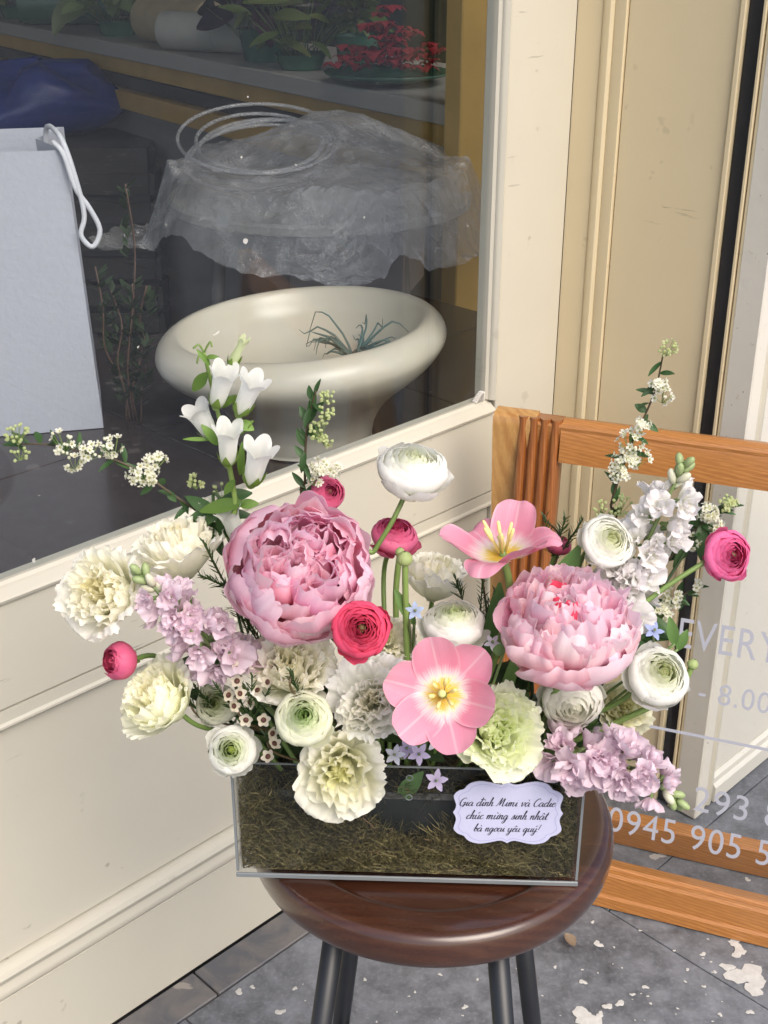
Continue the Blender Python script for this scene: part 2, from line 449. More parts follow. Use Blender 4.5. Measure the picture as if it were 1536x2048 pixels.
def smooth_sharp(o, ang=40):
    """smooth faces, keep the hard edges"""
    me = o.data; me.polygons.foreach_set('use_smooth', [True] * len(me.polygons))
    me.set_sharp_from_angle(angle=R_(ang))
    return o

# ================================================================== GROUND
g = MB(); g.add([(-60, -60, -.012), (60, -60, -.012), (60, 60, -.012), (-60, 60, -.012)], [(0, 1, 2, 3)])
pavement = setp(g.build('pavement', 'joint'), kind='structure')
tile_me = None
T = .60
for i in range(-4, 5):
    for j in range(-1, 6):
        a0 = .35 + (i - 1) * T; o0 = .36 + (j - 1) * T + (.30 if i % 2 == 0 else 0)
        lo = max(o0, .062)
        if o0 + T <= .062 or (lo > o0 + .01 and False): continue
        g = MB(); gp = .0009
        c = W(a0 + T / 2, (lo + o0 + T) / 2)
        hx = T / 2 - gp; hy = (o0 + T - lo) / 2 - gp
        g.box(-hx, hx, -hy, hy, -.02, 0.0, .0010)
        t = g.build('paving_tile', 'paving', pavement)
        t.location = (c.x, c.y, rnd.uniform(-.0006, .0006)); t.rotation_euler = (0, 0, R_(45))
g = MB(); g.add([(-58, -58, -.008), (58, -58, -.008), (58, 58, -.008), (-58, 58, -.008)], [(0, 1, 2, 3)])
# paved street beyond the near tiles: a ring of larger slabs round them
def slab(a0, a1, o0, o1):
    q = [W(a0, o0), W(a1, o0), W(a1, o1), W(a0, o1)]
    g = MB(); g.add([(p.x, p.y, -.004) for p in q], [(0, 1, 2, 3)])
    return g.build('paving_slab', 'paving', pavement)
aL, aR, oF = .35 - 5 * T, .35 + 4 * T, .36 + 5 * T
slab(-40, aL, .0, 40); slab(aR, 40, -.0, 40); slab(aL, aR, oF, 40)
# dried paint splashes on the paving
ps = random.Random(21)
def splat(px, py, rpx, n=None):
    P = at_z(px, py, 0); r = rpx / FPX * (P.y * CP + CAMH * SP); k = n or (22 if rpx > 12 else 11)
    ph = [ps.uniform(0, 6.28) for _ in range(4)]; v = [(0, 0, .0011)]
    for i in range(k):
        a = 6.283 * i / k; q = r * (1 + .28 * math.sin(2 * a + ph[0]) + .20 * math.sin(3 * a + ph[1]) + .10 * math.sin(7 * a + ph[2]) + ps.uniform(-.09, .09))
        v.append((q * math.cos(a), q * math.sin(a) * .9, .0007))
    o = mk('paint_splash', v, [(0, 1 + i, 1 + (i + 1) % k) for i in range(k)], 'splash_paint', pavement); o.location = (P.x, P.y, .0004)
for q in [(1492, 1950, 32), (1478, 1905, 14), (1510, 1975, 22), (1455, 1935, 12), (1172, 2036, 26), (1215, 2014, 9), (1240, 2008, 9), (1200, 2030, 8), (1470, 1886, 14), (1196, 1889, 9), (1406, 1909, 6), (1166, 1965, 7), (1430, 1945, 4), (1408, 1974, 4), (1375, 1940, 4), (1265, 1990, 5), (1290, 1975, 6), (1185, 1845, 4), (1280, 1862, 3), (478, 1985, 8), (505, 1975, 5), (590, 1978, 5), (560, 2025, 9), (880, 1950, 4), (830, 1985, 3), (930, 2015, 6), (955, 1960, 3), (1110, 1935, 4), (730, 1960, 4), (770, 1915, 3), (1495, 1760, 6), (1440, 2030, 5), (1500, 2025, 7)]: splat(*q)
for _ in range(26): splat(ps.uniform(1090, 1536), ps.uniform(1870, 2048), ps.uniform(1.2, 3.2))
for _ in range(10): splat(ps.uniform(400, 1090), ps.uniform(1920, 2048), ps.uniform(1.2, 2.6))
# stone threshold at the foot of the shop front
xs = [-2.6, -1.79, -.99, -.19, .61]
for a, b in zip(xs[:-1], xs[1:]):
    g = MB(); h = (b - a) / 2 - .0015
    g.box(-h, h, -.03, .029, -.02, .002, .0015)
    t = g.build('threshold_stone', 'threshold_stone', pavement); c = W((a + b) / 2, .031)
    t.location = (c.x, c.y, 0); t.rotation_euler = (0, 0, R_(45))

# ================================================================== SHOP FRONT (local x along the wall, y into the shop)
front = thing('shop_facade', 'cream painted timber shop front with big window above a moulded panel', 'shop front', loc=W0, rotz=R_(45))
X0, XG, XS0, XS1, ZT = -2.6, .449, .457, .606, 2.6
TH = .045
MB().box(X0, XS0 - .001, .0, TH, .003, .1595, .002).build('bottom_rail', 'cream_paint', front)
# bolection moulding under the panel
prof = [(.03, .161), (.0, .161), (-.004, .164), (-.0065, .170), (-.0065, .178), (-.003, .184), (-.003, .188), (-.007, .192), (-.009, .199), (-.006, .206), (.0, .2095), (.006, .2112), (.03, .2112)]
smooth_sharp(MB().ext_x(prof, X0, XS0 - .001).build('panel_moulding', 'cream_paint', front), 35)
MB().box(X0, XS0 - .001, .0075, TH, .2142, .5430, .001).build('panel', 'cream_paint', front)
prof = [(.03, .5455), (.0062, .5455), (.004, .548), (.0005, .5495), (-.003, .552), (-.003, .555), (.0, .558), (.0, .574), (.03, .574)]
smooth_sharp(MB().ext_x(prof, X0, XS0 - .001).build('panel_moulding', 'cream_paint', front), 35)
MB().box(X0, XS0 - .001, .0, TH, .5757, .7090, .0015).build('middle_rail', 'cream_paint', front)
prof = [(.030, .7105), (-.001, .7105), (-.005, .713), (-.0065, .717), (-.004, .7205), (.0, .722), (.004, .7265), (.009, .728), (.012, .7318), (.030, .7318)]
smooth_sharp(MB().ext_x(prof, X0, XS0 - .006).build('sill_bead', 'cream_paint', front), 35)
MB().box(XS0, XS1, .0, TH, .003, ZT, .0015).build('stile', 'cream_paint', front)
prof = [(XS0 - .0008, .03), (XS0 - .0008, .0), (XS0 - .003, -.004), (XS0 - .0065, -.005), (XS0 - .0095, -.001), (XS0 - .0115, .002), (XS0 - .0115, .006), (XS0 - .0150, .010), (XS0 - .0150, .03)]
smooth_sharp(MB().ext_z(prof, .733, ZT).build('glazing_bead', 'cream_paint', front), 35)
MB().box(X0, XS0 - .016, .0, TH, 2.3, ZT, .0015).build('top_rail', 'cream_paint', front)
MB().box(X0, XS0 - .0145, .0165, .0205, .7322, 2.3).build('window_pane', 'window_glass', front)
g = MB()
for k in range(7):
    a = k * .9; g.box(XG - .016 - .0022 * k, XG - .0085 - .0016 * k, .0085, .0160, .7325, .7465 - .0018 * k)
g.build('corner_filler', 'caulk_white', front)

# ================================================================== RETURN LEAF (folding door leaf at the end of the window)
A = Vector((.279, 1.957, 0)); B = Vector((.545, 1.733, 0)); eAB = (B - A).normalized()
leaf = thing('folding_door_leaf', 'tan painted timber door leaf folded out from the window, with a black seam', 'door', loc=A, rotz=math.atan2(eAB.y, eAB.x))
MB().box(.0, .0435, .0, .04, .004, ZT, .0012).build('stile', 'tan_paint', leaf)
prof = [(.0445, .03), (.0445, -.001), (.0475, -.004), (.0515, -.0055), (.0585, -.0055), (.0615, -.003), (.0625, .0), (.066, -.0015), (.0815, -.0015), (.0825, .0), (.0825, .03)]
smooth_sharp(MB().ext_z(prof, .004, ZT).build('panel_moulding', 'tan_paint', leaf), 30)
MB().box(.0837, .2515, .0035, .04, .004, ZT, .001).build('panel', 'tan_paint', leaf)
MB().box(.2528, .2605, -.002, .03, .004, ZT, .001).build('edge_bead', 'tan_paint', leaf)
MB().box(.2615, .2840, .006, .04, .004, ZT, .002).build('seam_strip', 'rubber_black', leaf)
MB().box(.2850, .2900, -.002, .03, .004, ZT, .001).build('edge_bead', 'tan_paint', leaf)
MB().box(.2920, .3300, .0, .04, .004, ZT, .001).build('stile', 'tan_paint', leaf)

door = thing('door_leaf', 'pale door leaf with flaking white edge behind the wooden sign', 'door', loc=B - eAB * .012 - WD * .004, rotz=R_(45))
MB().box(.0, .030, -.004, .04, .004, ZT, .002).build('stile', 'peeling_paint', door)
MB().ext_z([(.0305, .03), (.0305, .0), (.036, .0), (.040, .004), (.048, .004), (.052, .0), (.060, .002), (.064, .008), (.064, .03)], .004, ZT).build('panel_moulding', 'cream_paint', door)
MB().box(.065, .60, .010, .04, .060, ZT, .001).build('panel', 'peeling_paint', door)
MB().ext_x([(.03, .004), (-.002, .004), (-.002, .034), (.004, .040), (.004, .052), (.010, .058), (.03, .058)], .065, .60).build('bottom_rail', 'peeling_paint', door)

# ================================================================== INSIDE THE SHOP
def local_box(name, mat, al0, al1, in0, in1, z0, z1, label=None, cat=None, kind=None, c=0.0):
    r = MB().box(al0, al1, in0, in1, z0, z1, c).build(name, mat)
    r.location = W0; r.rotation_euler = (0, 0, R_(45)); return setp(r, label, cat, None, kind)
local_box('shop_floor', 'shop_tile', -4.0, 3.6, .047, 6.5, -.05, -.001, kind='structure')
DZ = .62
deck = local_box('display_deck', 'deck_tile', -2.6, 1.10, .060, .95, .10, DZ - .006, kind='structure')
for i in range(8):
    for j in range(2):
        g = MB().box(-2.6 + .46 * i + .0012, -2.6 + .46 * (i + 1) - .0012, .06 + .445 * j + .0012, .06 + .445 * (j + 1) - .0012, DZ - .0055, DZ, .001)
        t = g.build('deck_tile', 'deck_tile', deck)
local_box('shop_wall', 'interior_grey', 1.46, 1.54, .10, .86, 0, 2.9, 'grey beige inner wall of the shop beside the window', 'wall')
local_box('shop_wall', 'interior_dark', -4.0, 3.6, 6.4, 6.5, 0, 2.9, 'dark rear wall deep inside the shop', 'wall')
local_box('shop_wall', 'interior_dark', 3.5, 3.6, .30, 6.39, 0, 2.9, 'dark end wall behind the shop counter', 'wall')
local_box('shop_ceiling', 'interior_grey', -4.0, 3.6, .047, 6.5, 2.905, 2.96, kind='structure')
# counter: white top board over mustard timber rails, running back into the shop
P1 = Vector((.156, 3.098, 0)); P2 = Vector((-1.593, 5.596, 0)); ec = (P2 - P1).normalized()
counter = thing('shop_counter', 'long shop counter with white top edge over mustard timber rails', 'counter', loc=P1, rotz=math.atan2(ec.y, ec.x))
LC = 3.6
MB().box(-.05, LC, -.55, 0, .955, 1.004, .003).build('top_board', 'counter_white', counter)
MB().box(-.05, LC, -.55, -.02, .90, .953, .003).build('timber_rail_or_gap', 'mustard_wood', counter)
MB().box(-.05, LC, -.54, -.05, .845, .888, .003).build('timber_rail_or_gap', 'dark_gap', counter)  # no rail: dark strip set back, painting the shade in the gap between rails
MB().box(-.05, LC, -.55, -.015, .78, .842, .003).build('timber_rail_or_gap', 'mustard_wood', counter)
MB().box(-.05, LC, -.50, -.08, .0, .775, .003).build('cabinet', 'interior_grey', counter)
MB().box(-.115, -.055, -.08, .06, .0, 2.6, .003).build('post', 'mustard_wood', counter)
CM = Matrix.Translation(P1) @ Matrix.Rotation(math.atan2(ec.y, ec.x), 4, 'Z')
CZ = 1.0045

# table the film lies on
tc = W(1.02, -1.02, 0)
table = thing('round_table', 'round pale table inside the shop under the clear plastic film', 'table', loc=tc)
tp = [(0.001, .80), (.34, .80), (.352, .806), (.352, .822), (.345, .828), (.001, .828)]
smooth_sharp(MB().lathe(tp, 48).build('table_top', 'counter_white', table), 40)
for k in range(3):
    a = R_(80 + 120 * k)
    MB().tube([(.24 * math.cos(a), .24 * math.sin(a), .80), (.30 * math.cos(a), .30 * math.sin(a), 0)], .016, 8).build('leg', 'interior_grey', table, True)
# crumpled clear film, draped over the table and hanging off its near side
def film_sheet(name, label, c, n=74):
    rs = np.random.default_rng(3); v = []; f = []
    ph = rs.uniform(0, 6.28, (22, 2)); fr = rs.normal(0, 1, (22, 2)) * np.linspace(3, 26, 22)[:, None]
    for i in range(n + 1):
        for j in range(n + 1):
            x = i / n * 2 - 1; y = j / n * 2 - 1
            h = sum(abs(math.sin(fr[k, 0] * x + fr[k, 1] * y + ph[k, 0])) / (1 + k * .30) for k in range(22)) / 6.5
            wob = 1 + .10 * math.sin(5 * x + 3) * math.cos(4 * y) + .06 * math.sin(9 * y + 2 * x)
            X = x * .50 * wob - .04; Y = y * .46 * wob; r = math.hypot(X, Y)
            hump = .11 * math.exp(-(((X + .02) / .20) ** 2 + ((Y - .10) / .16) ** 2))
            drop = max(0, r - .345); z = .031 + .085 * h + hump - min(drop * 1.1, .16)
            if drop > 0: k_ = (.345 + drop * .45) / r; X *= k_; Y *= k_
            v.append((X, Y, z))
    for i in range(n):
        for j in range(n):
            a = i * (n + 1) + j; f.append((a, a + 1, a + n + 2, a + n + 1))
    o = mk(name, v, f, 'plastic_film', None, False)
    o.location = c; return setp(o, label, 'plastic film')
fs = film_sheet('plastic_sheet', 'crumpled clear plastic film heaped on the table in the shop', W(1.02, -1.02, .80))
fs.rotation_euler = (0, 0, R_(-38))
# coil of clear tube lying in the film
coil = thing('tube_coil', 'coil of clear plastic tubing lying on the film', 'tubing', loc=W(.93, -1.12, .905), rotz=.2); coil.rotation_euler = (R_(15), R_(-5), .2)
for k in range(6):
    pts = []
    for q in range(41):
        a = 2 * math.pi * q / 40
        pts.append(((.17 + .010 * k * math.cos(k)) * math.cos(a), (.15 + .006 * k) * math.sin(a), .010 * k + .012 * math.sin(a + k)))
    MB().tube(pts, .0045, 6, False).build('tube_loop', 'plastic_film', coil, True)

# gift bag
by = at_z(207, 857, DZ).y; bxr = at_z(207, 857, DZ).x; bw = .30
bz_ = R_(13); bag = thing('gift_bag', 'white paper gift bag with rope handle standing in the window', 'bag', rotz=bz_,
            loc=Vector((bxr, by, DZ)) - Matrix.Rotation(bz_, 3, 'Z') @ Vector((bw / 2, -.10, 0)))
zt = at_y(165, 300, by).z - DZ; HB = zt
x0, x1, y0, y1 = -bw / 2, bw / 2, -.10, .10
tp_ = .010
g = MB(); g.add([(x0, y0, .0015), (x1, y0, .0015), (x1 - tp_ * 1.6, y0 + .004, HB), (x0, y0 + .004, HB)], [(0, 1, 2, 3)]); g.build('front_face', 'bag_paper', bag)
g = MB(); g.add([(x1, y0, .0015), (x1 - .030, 0, .0015), (x1 - tp_ * 1.6 - .045, 0, HB + .004), (x1 - tp_ * 1.6, y0 + .004, HB), (x1, y1, .0015), (x1 - tp_ * 1.6, y1, HB + .006)],
      [(0, 1, 2, 3), (1, 4, 5, 2)]); g.build('side_gusset', 'bag_paper', bag)
g = MB(); g.add([(x0, y1 + .0008, .0015), (x1, y1 + .0008, .0015), (x1 - tp_ * 1.6, y1 + .0008, HB + .006), (x0, y1 + .0008, HB + .006)], [(0, 1, 2, 3)]); g.build('back_face', 'bag_paper', bag)
g = MB(); g.add([(x0, y0, .001), (x1, y0, .001), (x1, y1, .001), (x0, y1, .001)], [(0, 1, 2, 3)]); g.build('bottom', 'bag_paper', bag)
hp = spline([(x1 - .048, .02, HB - .02), (x1 - .040, .0, HB + .022), (x1 - .018, -.09, HB + .014), (x1 - .002, -.107, HB - .05), (x1 + .004, -.108, HB - .10), (x1 - .004, -.110, HB - .13), (x1 + .012, -.108, HB - .15),
             (x1 + .026, -.106, HB - .125), (x1 + .014, -.108, HB - .09), (x1 - .006, -.107, HB - .055), (x1 - .018, -.106, HB - .005), (x1 - .032, -.09, HB + .012)], 6)
MB().tube(hp, .0042, 7).build('rope_handle', 'rope_white', bag, True)

# pearl glazed bowl
bc = W(.325, -.305, DZ)
bowl = thing('planter_bowl', 'large pearl glazed ceramic bowl with a rolled rim in the window', 'bowl', loc=bc)
pr = [(.001, .002), (.105, .002), (.113, .006), (.116, .02), (.119, .035), (.130, .058), (.152, .083), (.184, .108), (.213, .130), (.231, .150), (.2365, .166), (.232, .182), (.221, .194), (.210, .1995), (.202, .1995), (.196, .195), (.190, .185), (.180, .165), (.160, .145), (.130, .120), (.09, .105), (.04, .098), (.001, .097)]
prs = [(p.x, p.y) for p in spline([(a, b, 0) for a, b in pr], 3)]
g = MB().lathe(prs, 96); g.v = [(x, y, z + .075 * x * min(1, max(0, (z - .05) / .10))) for x, y, z in g.v]; g.build('bowl_body', 'pearl_glaze', bowl, True)
ap = thing('air_plant', 'spiky silver green air plant resting inside the pearl bowl', 'plant', loc=bc + Vector((.085, .02, .128)))
for k in range(34):
    a = rnd.uniform(0, 6.28); l = rnd.uniform(.07, .13); up_ = rnd.uniform(.6, 1.5)
    pts = []; 
    for q in range(8):
        t = q / 7; r = l * t * (1 - .25 * t); z = l * up_ * (t - .75 * t * t * rnd.uniform(.8, 1.1))
        pts.append((r * math.cos(a + t * .5), r * math.sin(a + t * .5), z))
    MB().tube(pts, [.0032 * (1 - .85 * q / 7) for q in range(8)], 4).build('leaf', 'matte', ap, True, color=(.10, .17, .15))
# cardboard carton behind the bowl
cq = at_z(715, 600, DZ); carton = thing('carton', 'plain pinkish grey carton standing behind the pearl bowl', 'carton', loc=(cq.x, cq.y + .13, DZ), rotz=R_(-14))
MB().box(-.135, .135, -.11, .11, .001, .165, .002).build('carton_body', 'cardboard', carton)
MB().box(-.137, .137, -.112, -.002, .166, .169, .001).build('flap', 'cardboard', carton); MB().box(-.137, .137, .002, .112, .166, .169, .001).build('flap', 'cardboard', carton)
# dry branch by the bag
br = thing('dry_branch', 'thin leafy dark branch standing beside the white gift bag', 'branch', loc=(bxr + .035, by + .03, DZ))
for k in range(5):
    ang = rnd.uniform(-.12, .16); h = rnd.uniform(.22, .42)
    pts = [(k * .006, 0, 0.001)] + [(k * .006 + ang * h * t + .008 * math.sin(9 * t + k), .01 * math.cos(5 * t + k), h * t) for t in (.25, .5, .75, 1)]
    st = MB().tube(spline(pts, 4), .0017, 5).build('twig', 'twig_brown', br, True)
    for q in range(44):
        t = rnd.uniform(.12, 1.0); p = Vector(pts[0]).lerp(Vector(pts[-1]), t); a = rnd.uniform(0, 6.28); s = rnd.uniform(.016, .036)
        d1 = Vector((math.cos(a), math.sin(a) * .6, .7)).normalized() * s; sd = Vector((-math.sin(a), math.cos(a), .1)) * s * .22
        g = MB(); g.add([p, p + d1 * .5 + sd, p + d1, p + d1 * .5 - sd], [(0, 1, 2, 3)], [(0, 0), (.2, .5), (.5, 1), (.8, .5)])
        g.build('small_leaf', 'leaf', br, True, (.035, .06, .025), True)

# stock on the counter
def on_counter(x, y): return CM @ Vector((x, y, CZ))
def cpx(px, back):
    """place on the counter: under this column of the survey picture, so far behind the front edge"""
    q = CM.inverted() @ at_z(px, 172 - .19 * (890 - px), CZ); return q.x, -back
for k, (x, y, r, l, mat, lab) in enumerate([(*cpx(440, .14), .075, .40, 'kraft_paper', 'kraft paper roll lying on the shop counter'), (*cpx(505, .12), .06, .34, 'paper_roll', 'pale grey paper roll lying on the shop counter'),
                                            (*cpx(225, .16), .08, .36, 'green_glass', 'green wrapped bundle lying on the shop counter')]):
    c = on_counter(x, y); g = MB()
    n = 26; pts = []
    prof = [(r * .35, -l / 2), (r * .95, -l / 2), (r, -l / 2 + .006), (r, -l * .1), (r * 1.02, -l * .1), (r * 1.02, l * .12), (r, l * .12), (r, l / 2 - .006), (r * .95, l / 2), (r * .35, l / 2)]
    g.lathe(prof, n, True); o = smooth_sharp(g.build('paper_roll', mat), 30)
    o.location = c + Vector((0, 0, r * 1.02)); o.rotation_euler = (R_(90), 0, R_(40 + 25 * k)); setp(o, lab, 'roll', 'rolls on the shop counter')
def fern(x, y, h, n, lab):
    t = thing('potted_fern', lab, 'plant', loc=on_counter(x, y))
    pot = [(.001, .001), (.05, .001), (.062, .09), (.066, .10), (.058, .10), (.05, .08), (.001, .08)]
    smooth_sharp(MB().lathe(pot, 20).build('pot', 'green_glass', t), 40)
    for k in range(n):
        a = k * 2.4; lean = rnd.uniform(.25, .6)
        pts = [Vector((lean * h * q * q * math.cos(a), lean * h * q * q * math.sin(a), .08 + h * (q - .25 * q * q))) for q in [i / 12 for i in range(13)]]
        g = MB(); g.tube(pts, .0022, 4)
        for i in range(2, 13):
            w = .085 * math.sin(math.pi * min(1, i / 13)) + .01; d = (pts[i] - pts[i - 1]).normalized(); s = d.cross(Vector((math.cos(a), math.sin(a), .3))).normalized()
            for sg in (-1, 1):
                p = pts[i]; q = p + s * sg * w + d * w * .35 - Vector((0, 0, w * .25)); m = d * .011
                g.add([p, (p + q) / 2 + m, q, (p + q) / 2 - m], [(0, 1, 2, 3)], [(0, 0), (.3, .5), (.5, 1), (.7, .5)])
        g.build('frond', 'leaf', t, True, (.10, .13, .035), True)
fern(*cpx(735, .20), .42, 11, 'tall yellow green fern on the counter beside the red bunch')
fern(*cpx(330, .35), .34, 8, 'dark bushy fern further back along the counter')
fern(*cpx(120, .35), .40, 8, 'fern at the far end of the shop counter')
t = thing('red_bunch', 'bunch of red flowers in film lying at the end of the counter', 'flowers', loc=on_counter(*cpx(835, .12)))
for k in range(60):
    a = rnd.uniform(0, 6.28); r = rnd.uniform(0, .16); s = rnd.uniform(.026, .05)
    c = Vector((r * math.cos(a), r * math.sin(a), .035 + rnd.uniform(0, .16) * (1 - r / .2))); g = MB()
    for q in range(5):
        b_ = q * 1.257 + a; g.add([c, c + Vector((math.cos(b_) * s * .7, math.sin(b_) * s * .7, .4 * s)) , c + Vector((math.cos(b_ + .5) * s, math.sin(b_ + .5) * s, .1 * s)), c + Vector((math.cos(b_ + 1) * s * .7, math.sin(b_ + 1) * s * .7, .4 * s))], [(0, 1, 2, 3)])
    g.build('blossom', 'red_petal', t)
g = MB(); g.lathe([(.04, 0.0015), (.12, .012), (.165, .025), (.17, .032), (.15, .025), (.04, .012)], 18, True); g.build('wrap', 'green_glass', t, True)
# blue bag on the floor below the counter
g = MB(); n = 22; v = []; f = []
for i in range(9):
    th = math.pi * (i / 8); 
    for k in range(n):
        a = 2 * math.pi * k / n; rr = math.sin(th) ** .7 * (1 + .10 * math.sin(3 * a + i) + .06 * math.sin(7 * a))
        v.append((.30 * rr * math.cos(a) + .02 * math.sin(5 * th + a), .18 * rr * math.sin(a), .115 * (1 - math.cos(th)) * (1 + .18 * math.sin(4 * a + 2) + .10 * math.sin(9 * a)) + .002))
for i in range(8):
    for k in range(n): f.append((i * n + k, i * n + (k + 1) % n, (i + 1) * n + (k + 1) % n, (i + 1) * n + k))
o = mk('blue_bag', v, f, 'blue_plastic', None, True); o.location = at_z(85, 205, .80) + Vector((0, 0, -.12)); o.rotation_euler = (0, 0, .5)
setp(o, 'crumpled blue plastic bag on a crate inside the shop', 'bag')
cr = thing('crate', 'dark crate under the blue plastic bag inside the shop', 'crate', loc=(o.location.x, o.location.y, 0))
for zc in (.02, .12, .22, .32, .42, .52):
    for sy in (-1, 1):
        MB().box(-.4, .4, sy * .23 - .01, sy * .23 + .01, zc, zc + .075, .002).build('slat', 'dark_gap', cr)
    for sx in (-1, 1):
        MB().box(sx * .4 - .01 + sx * .012, sx * .4 + .01 + sx * .012, -.24, .24, zc, zc + .075, .002).build('slat', 'dark_gap', cr)
MB().box(-.40, .40, -.219, .219, .30, o.location.z - .001, .002).build('lid', 'dark_gap', cr)

# ================================================================== WOODEN A-FRAME SIGN
b0 = Vector((.322, 1.539, 0)); es = Vector((.939, -.343, 0)).normalized(); bk = Vector((.343, .939, 0)).normalized()
sign = thing('a_frame_sign', 'wooden a-frame sign with clear panel and white lettering by the door', 'sign', loc=b0, rotz=math.atan2(es.y, es.x))
LEAN = R_(6.0)
FM = Matrix.Rotation(-LEAN, 4, 'X')            # front frame leans back (+y)
SL, SR, SH = -.171, .62, .776
def flutes(x0, x1, yf, depth, n=4):
    """front-fluted stile cross-section (x, y)"""
    pr = [(x0, depth)]
    w = (x1 - x0) / n
    for k in range(n):
        for q in range(7):
            t = q / 6; pr.append((x0 + w * (k + .04 + .92 * t), yf + .0075 * (1 - math.sin(math.pi * t) ** .6) ))
    pr.append((x1, depth)); return pr
def inframe(o): o.matrix_basis = FM; return o
inframe(smooth_sharp(MB().ext_z(flutes(SL, SL + .063, 0, .034), .003, SH).build('stile', 'sign_wood_v', sign), 50))
inframe(smooth_sharp(MB().ext_z(flutes(SR - .063, SR, 0, .034), .003, SH).build('stile', 'sign_wood_v', sign), 50))
inframe(smooth_sharp(MB().ext_x([(.002, SH - .060), (.032, SH - .060), (.032, SH - .002), (.028, SH + .001), (.016, SH + .001), (.006, SH - .006), (.002, SH - .016)], SL + .0635, SR - .0635).build('top_rail', 'sign_wood_h', sign), 40))
inframe(smooth_sharp(MB().ext_x([(-.006, .003), (.034, .003), (.034, .066), (.016, .066), (.012, .062), (.002, .062), (-.002, .058), (-.002, .024), (-.006, .020)], SL + .0635, SR - .0635).build('bottom_rail', 'sign_wood_h', sign), 30))
inframe(MB().box(SL + .064, SR - .064, .0175, .0205, .0665, SH - .0605).build('clear_panel', 'acrylic', sign))
# rear frame, leaning forward to meet the front frame at the top
RB = .152
BMt = Matrix.Translation((0, RB + .03, 0)) @ Matrix.Rotation(R_(5.2), 4, 'X')
def inback(o): o.matrix_basis = BMt; return o
rl = SL - .036
inback(smooth_sharp(MB().ext_x([(0, 0), (0, 0)][:0] + [(-.032, .003), (.0, .003), (.0, SH), (-.024, SH), (-.029, SH - .004), (-.032, SH - .016)], rl, rl + .062).build('rear_stile', 'pine_wood', sign), 40))
inback(MB().box(SR - .03, SR + .032, -.032, 0, .003, SH - .002, .003).build('rear_stile', 'pine_wood', sign))
inback(MB().box(rl + .0625, SR - .0305, -.030, -.002, .0035, .060, .003).build('rear_bottom_rail', 'sign_wood_h', sign))
inback(MB().box(rl + .0625, SR - .0305, -.030, -.004, SH - .056, SH - .004, .003).build('rear_top_rail', 'sign_wood_h', sign))
for hx in (SL + .12, SR - .14):
    MB().box(hx, hx + .05, .100, .112, SH - .03, SH - .012, .002).build('hinge', 'black_metal', sign)
# lettering on the clear panel: (text, left x, bottom z, width, height) on the panel plane
def panel_xy(px, py):
    Ms = Matrix.Translation(b0) @ Matrix.Rotation(math.atan2(es.y, es.x), 4, 'Z') @ FM
    Mi = Ms.inverted(); o_ = Mi @ CAM; r = (Mi.to_3x3() @ ray(px, py)); s = (.0172 - o_.y) / r.y
    p = o_ + r * s; return p.x, p.z
def text_mesh(body):
    cu = bpy.data.curves.new('lettering', 'FONT'); cu.body = body; cu.size = 1.0; cu.resolution_u = 4
    cu.space_character = 1.08
    ob = bpy.data.objects.new('lettering', cu); COL.objects.link(ob)
    dg = bpy.context.evaluated_depsgraph_get(); dg.update()
    me = bpy.data.meshes.new_from_object(ob.evaluated_get(dg))
    bpy.data.objects.remove(ob); bpy.data.curves.remove(cu)
    v = np.zeros(len(me.vertices) * 3); me.vertices.foreach_get('co', v); v = v.reshape(-1, 3)
    return me, v
def lettering(body, left, right, ref_w, baseline_px, cap_px):
    """body: string; left/right: pixels bounding the first ref_w characters; baseline/cap: pixels of the first letter's foot and head"""
    _, vr = text_mesh(body[:ref_w])
    xl, zb = panel_xy(*baseline_px); _, zc = panel_xy(*cap_px)
    xa, _ = panel_xy(*left); xb, _ = panel_xy(*right)
    sx = (xb - xa) / (vr[:, 0].max() - vr[:, 0].min()); sz = (zc - zb) / (vr[:, 1].max() - max(0, vr[:, 1].min()))
    for i, ch in enumerate(body):
        if ch == ' ': continue
        me, v = text_mesh(ch); _, vp = text_mesh(body[:i + 1]); xo = vp[:, 0].max() - v[:, 0].max()
        v2 = np.c_[xa + (v[:, 0] + xo - vr[:, 0].min()) * sx, np.full(len(v), .0168), zb + v[:, 1] * sz]
        me.vertices.foreach_set('co', v2.ravel()); me.materials.clear(); me.materials.append(MATS['sign_white']); me.update()
        o = bpy.data.objects.new('letter' if ch.isalpha() else 'digit' if ch.isdigit() else 'mark', me); COL.objects.link(o); o.parent = sign; o.matrix_basis = FM
lettering('EVERYDAY', (1358, 1270), (1512, 1310), 4, (1361, 1294), (1366, 1236))
lettering('- 8.00', (1397, 1390), (1462, 1395), 3, (1437, 1409), (1440, 1367))
lettering('293 8', (1388, 1600), (1496, 1620), 3, (1388, 1620), (1396, 1572))
lettering('0945 905 5', (1216, 1650), (1350, 1670), 4, (1240, 1665), (1246, 1617))
xa, za = panel_xy(1305, 1453); xb, zb = panel_xy(1536, 1500)
inframe(MB().box(SL + .12, SR - .12, .0158, .0168, za - .0022, za + .0022).build('rule_line', 'sign_white', sign))

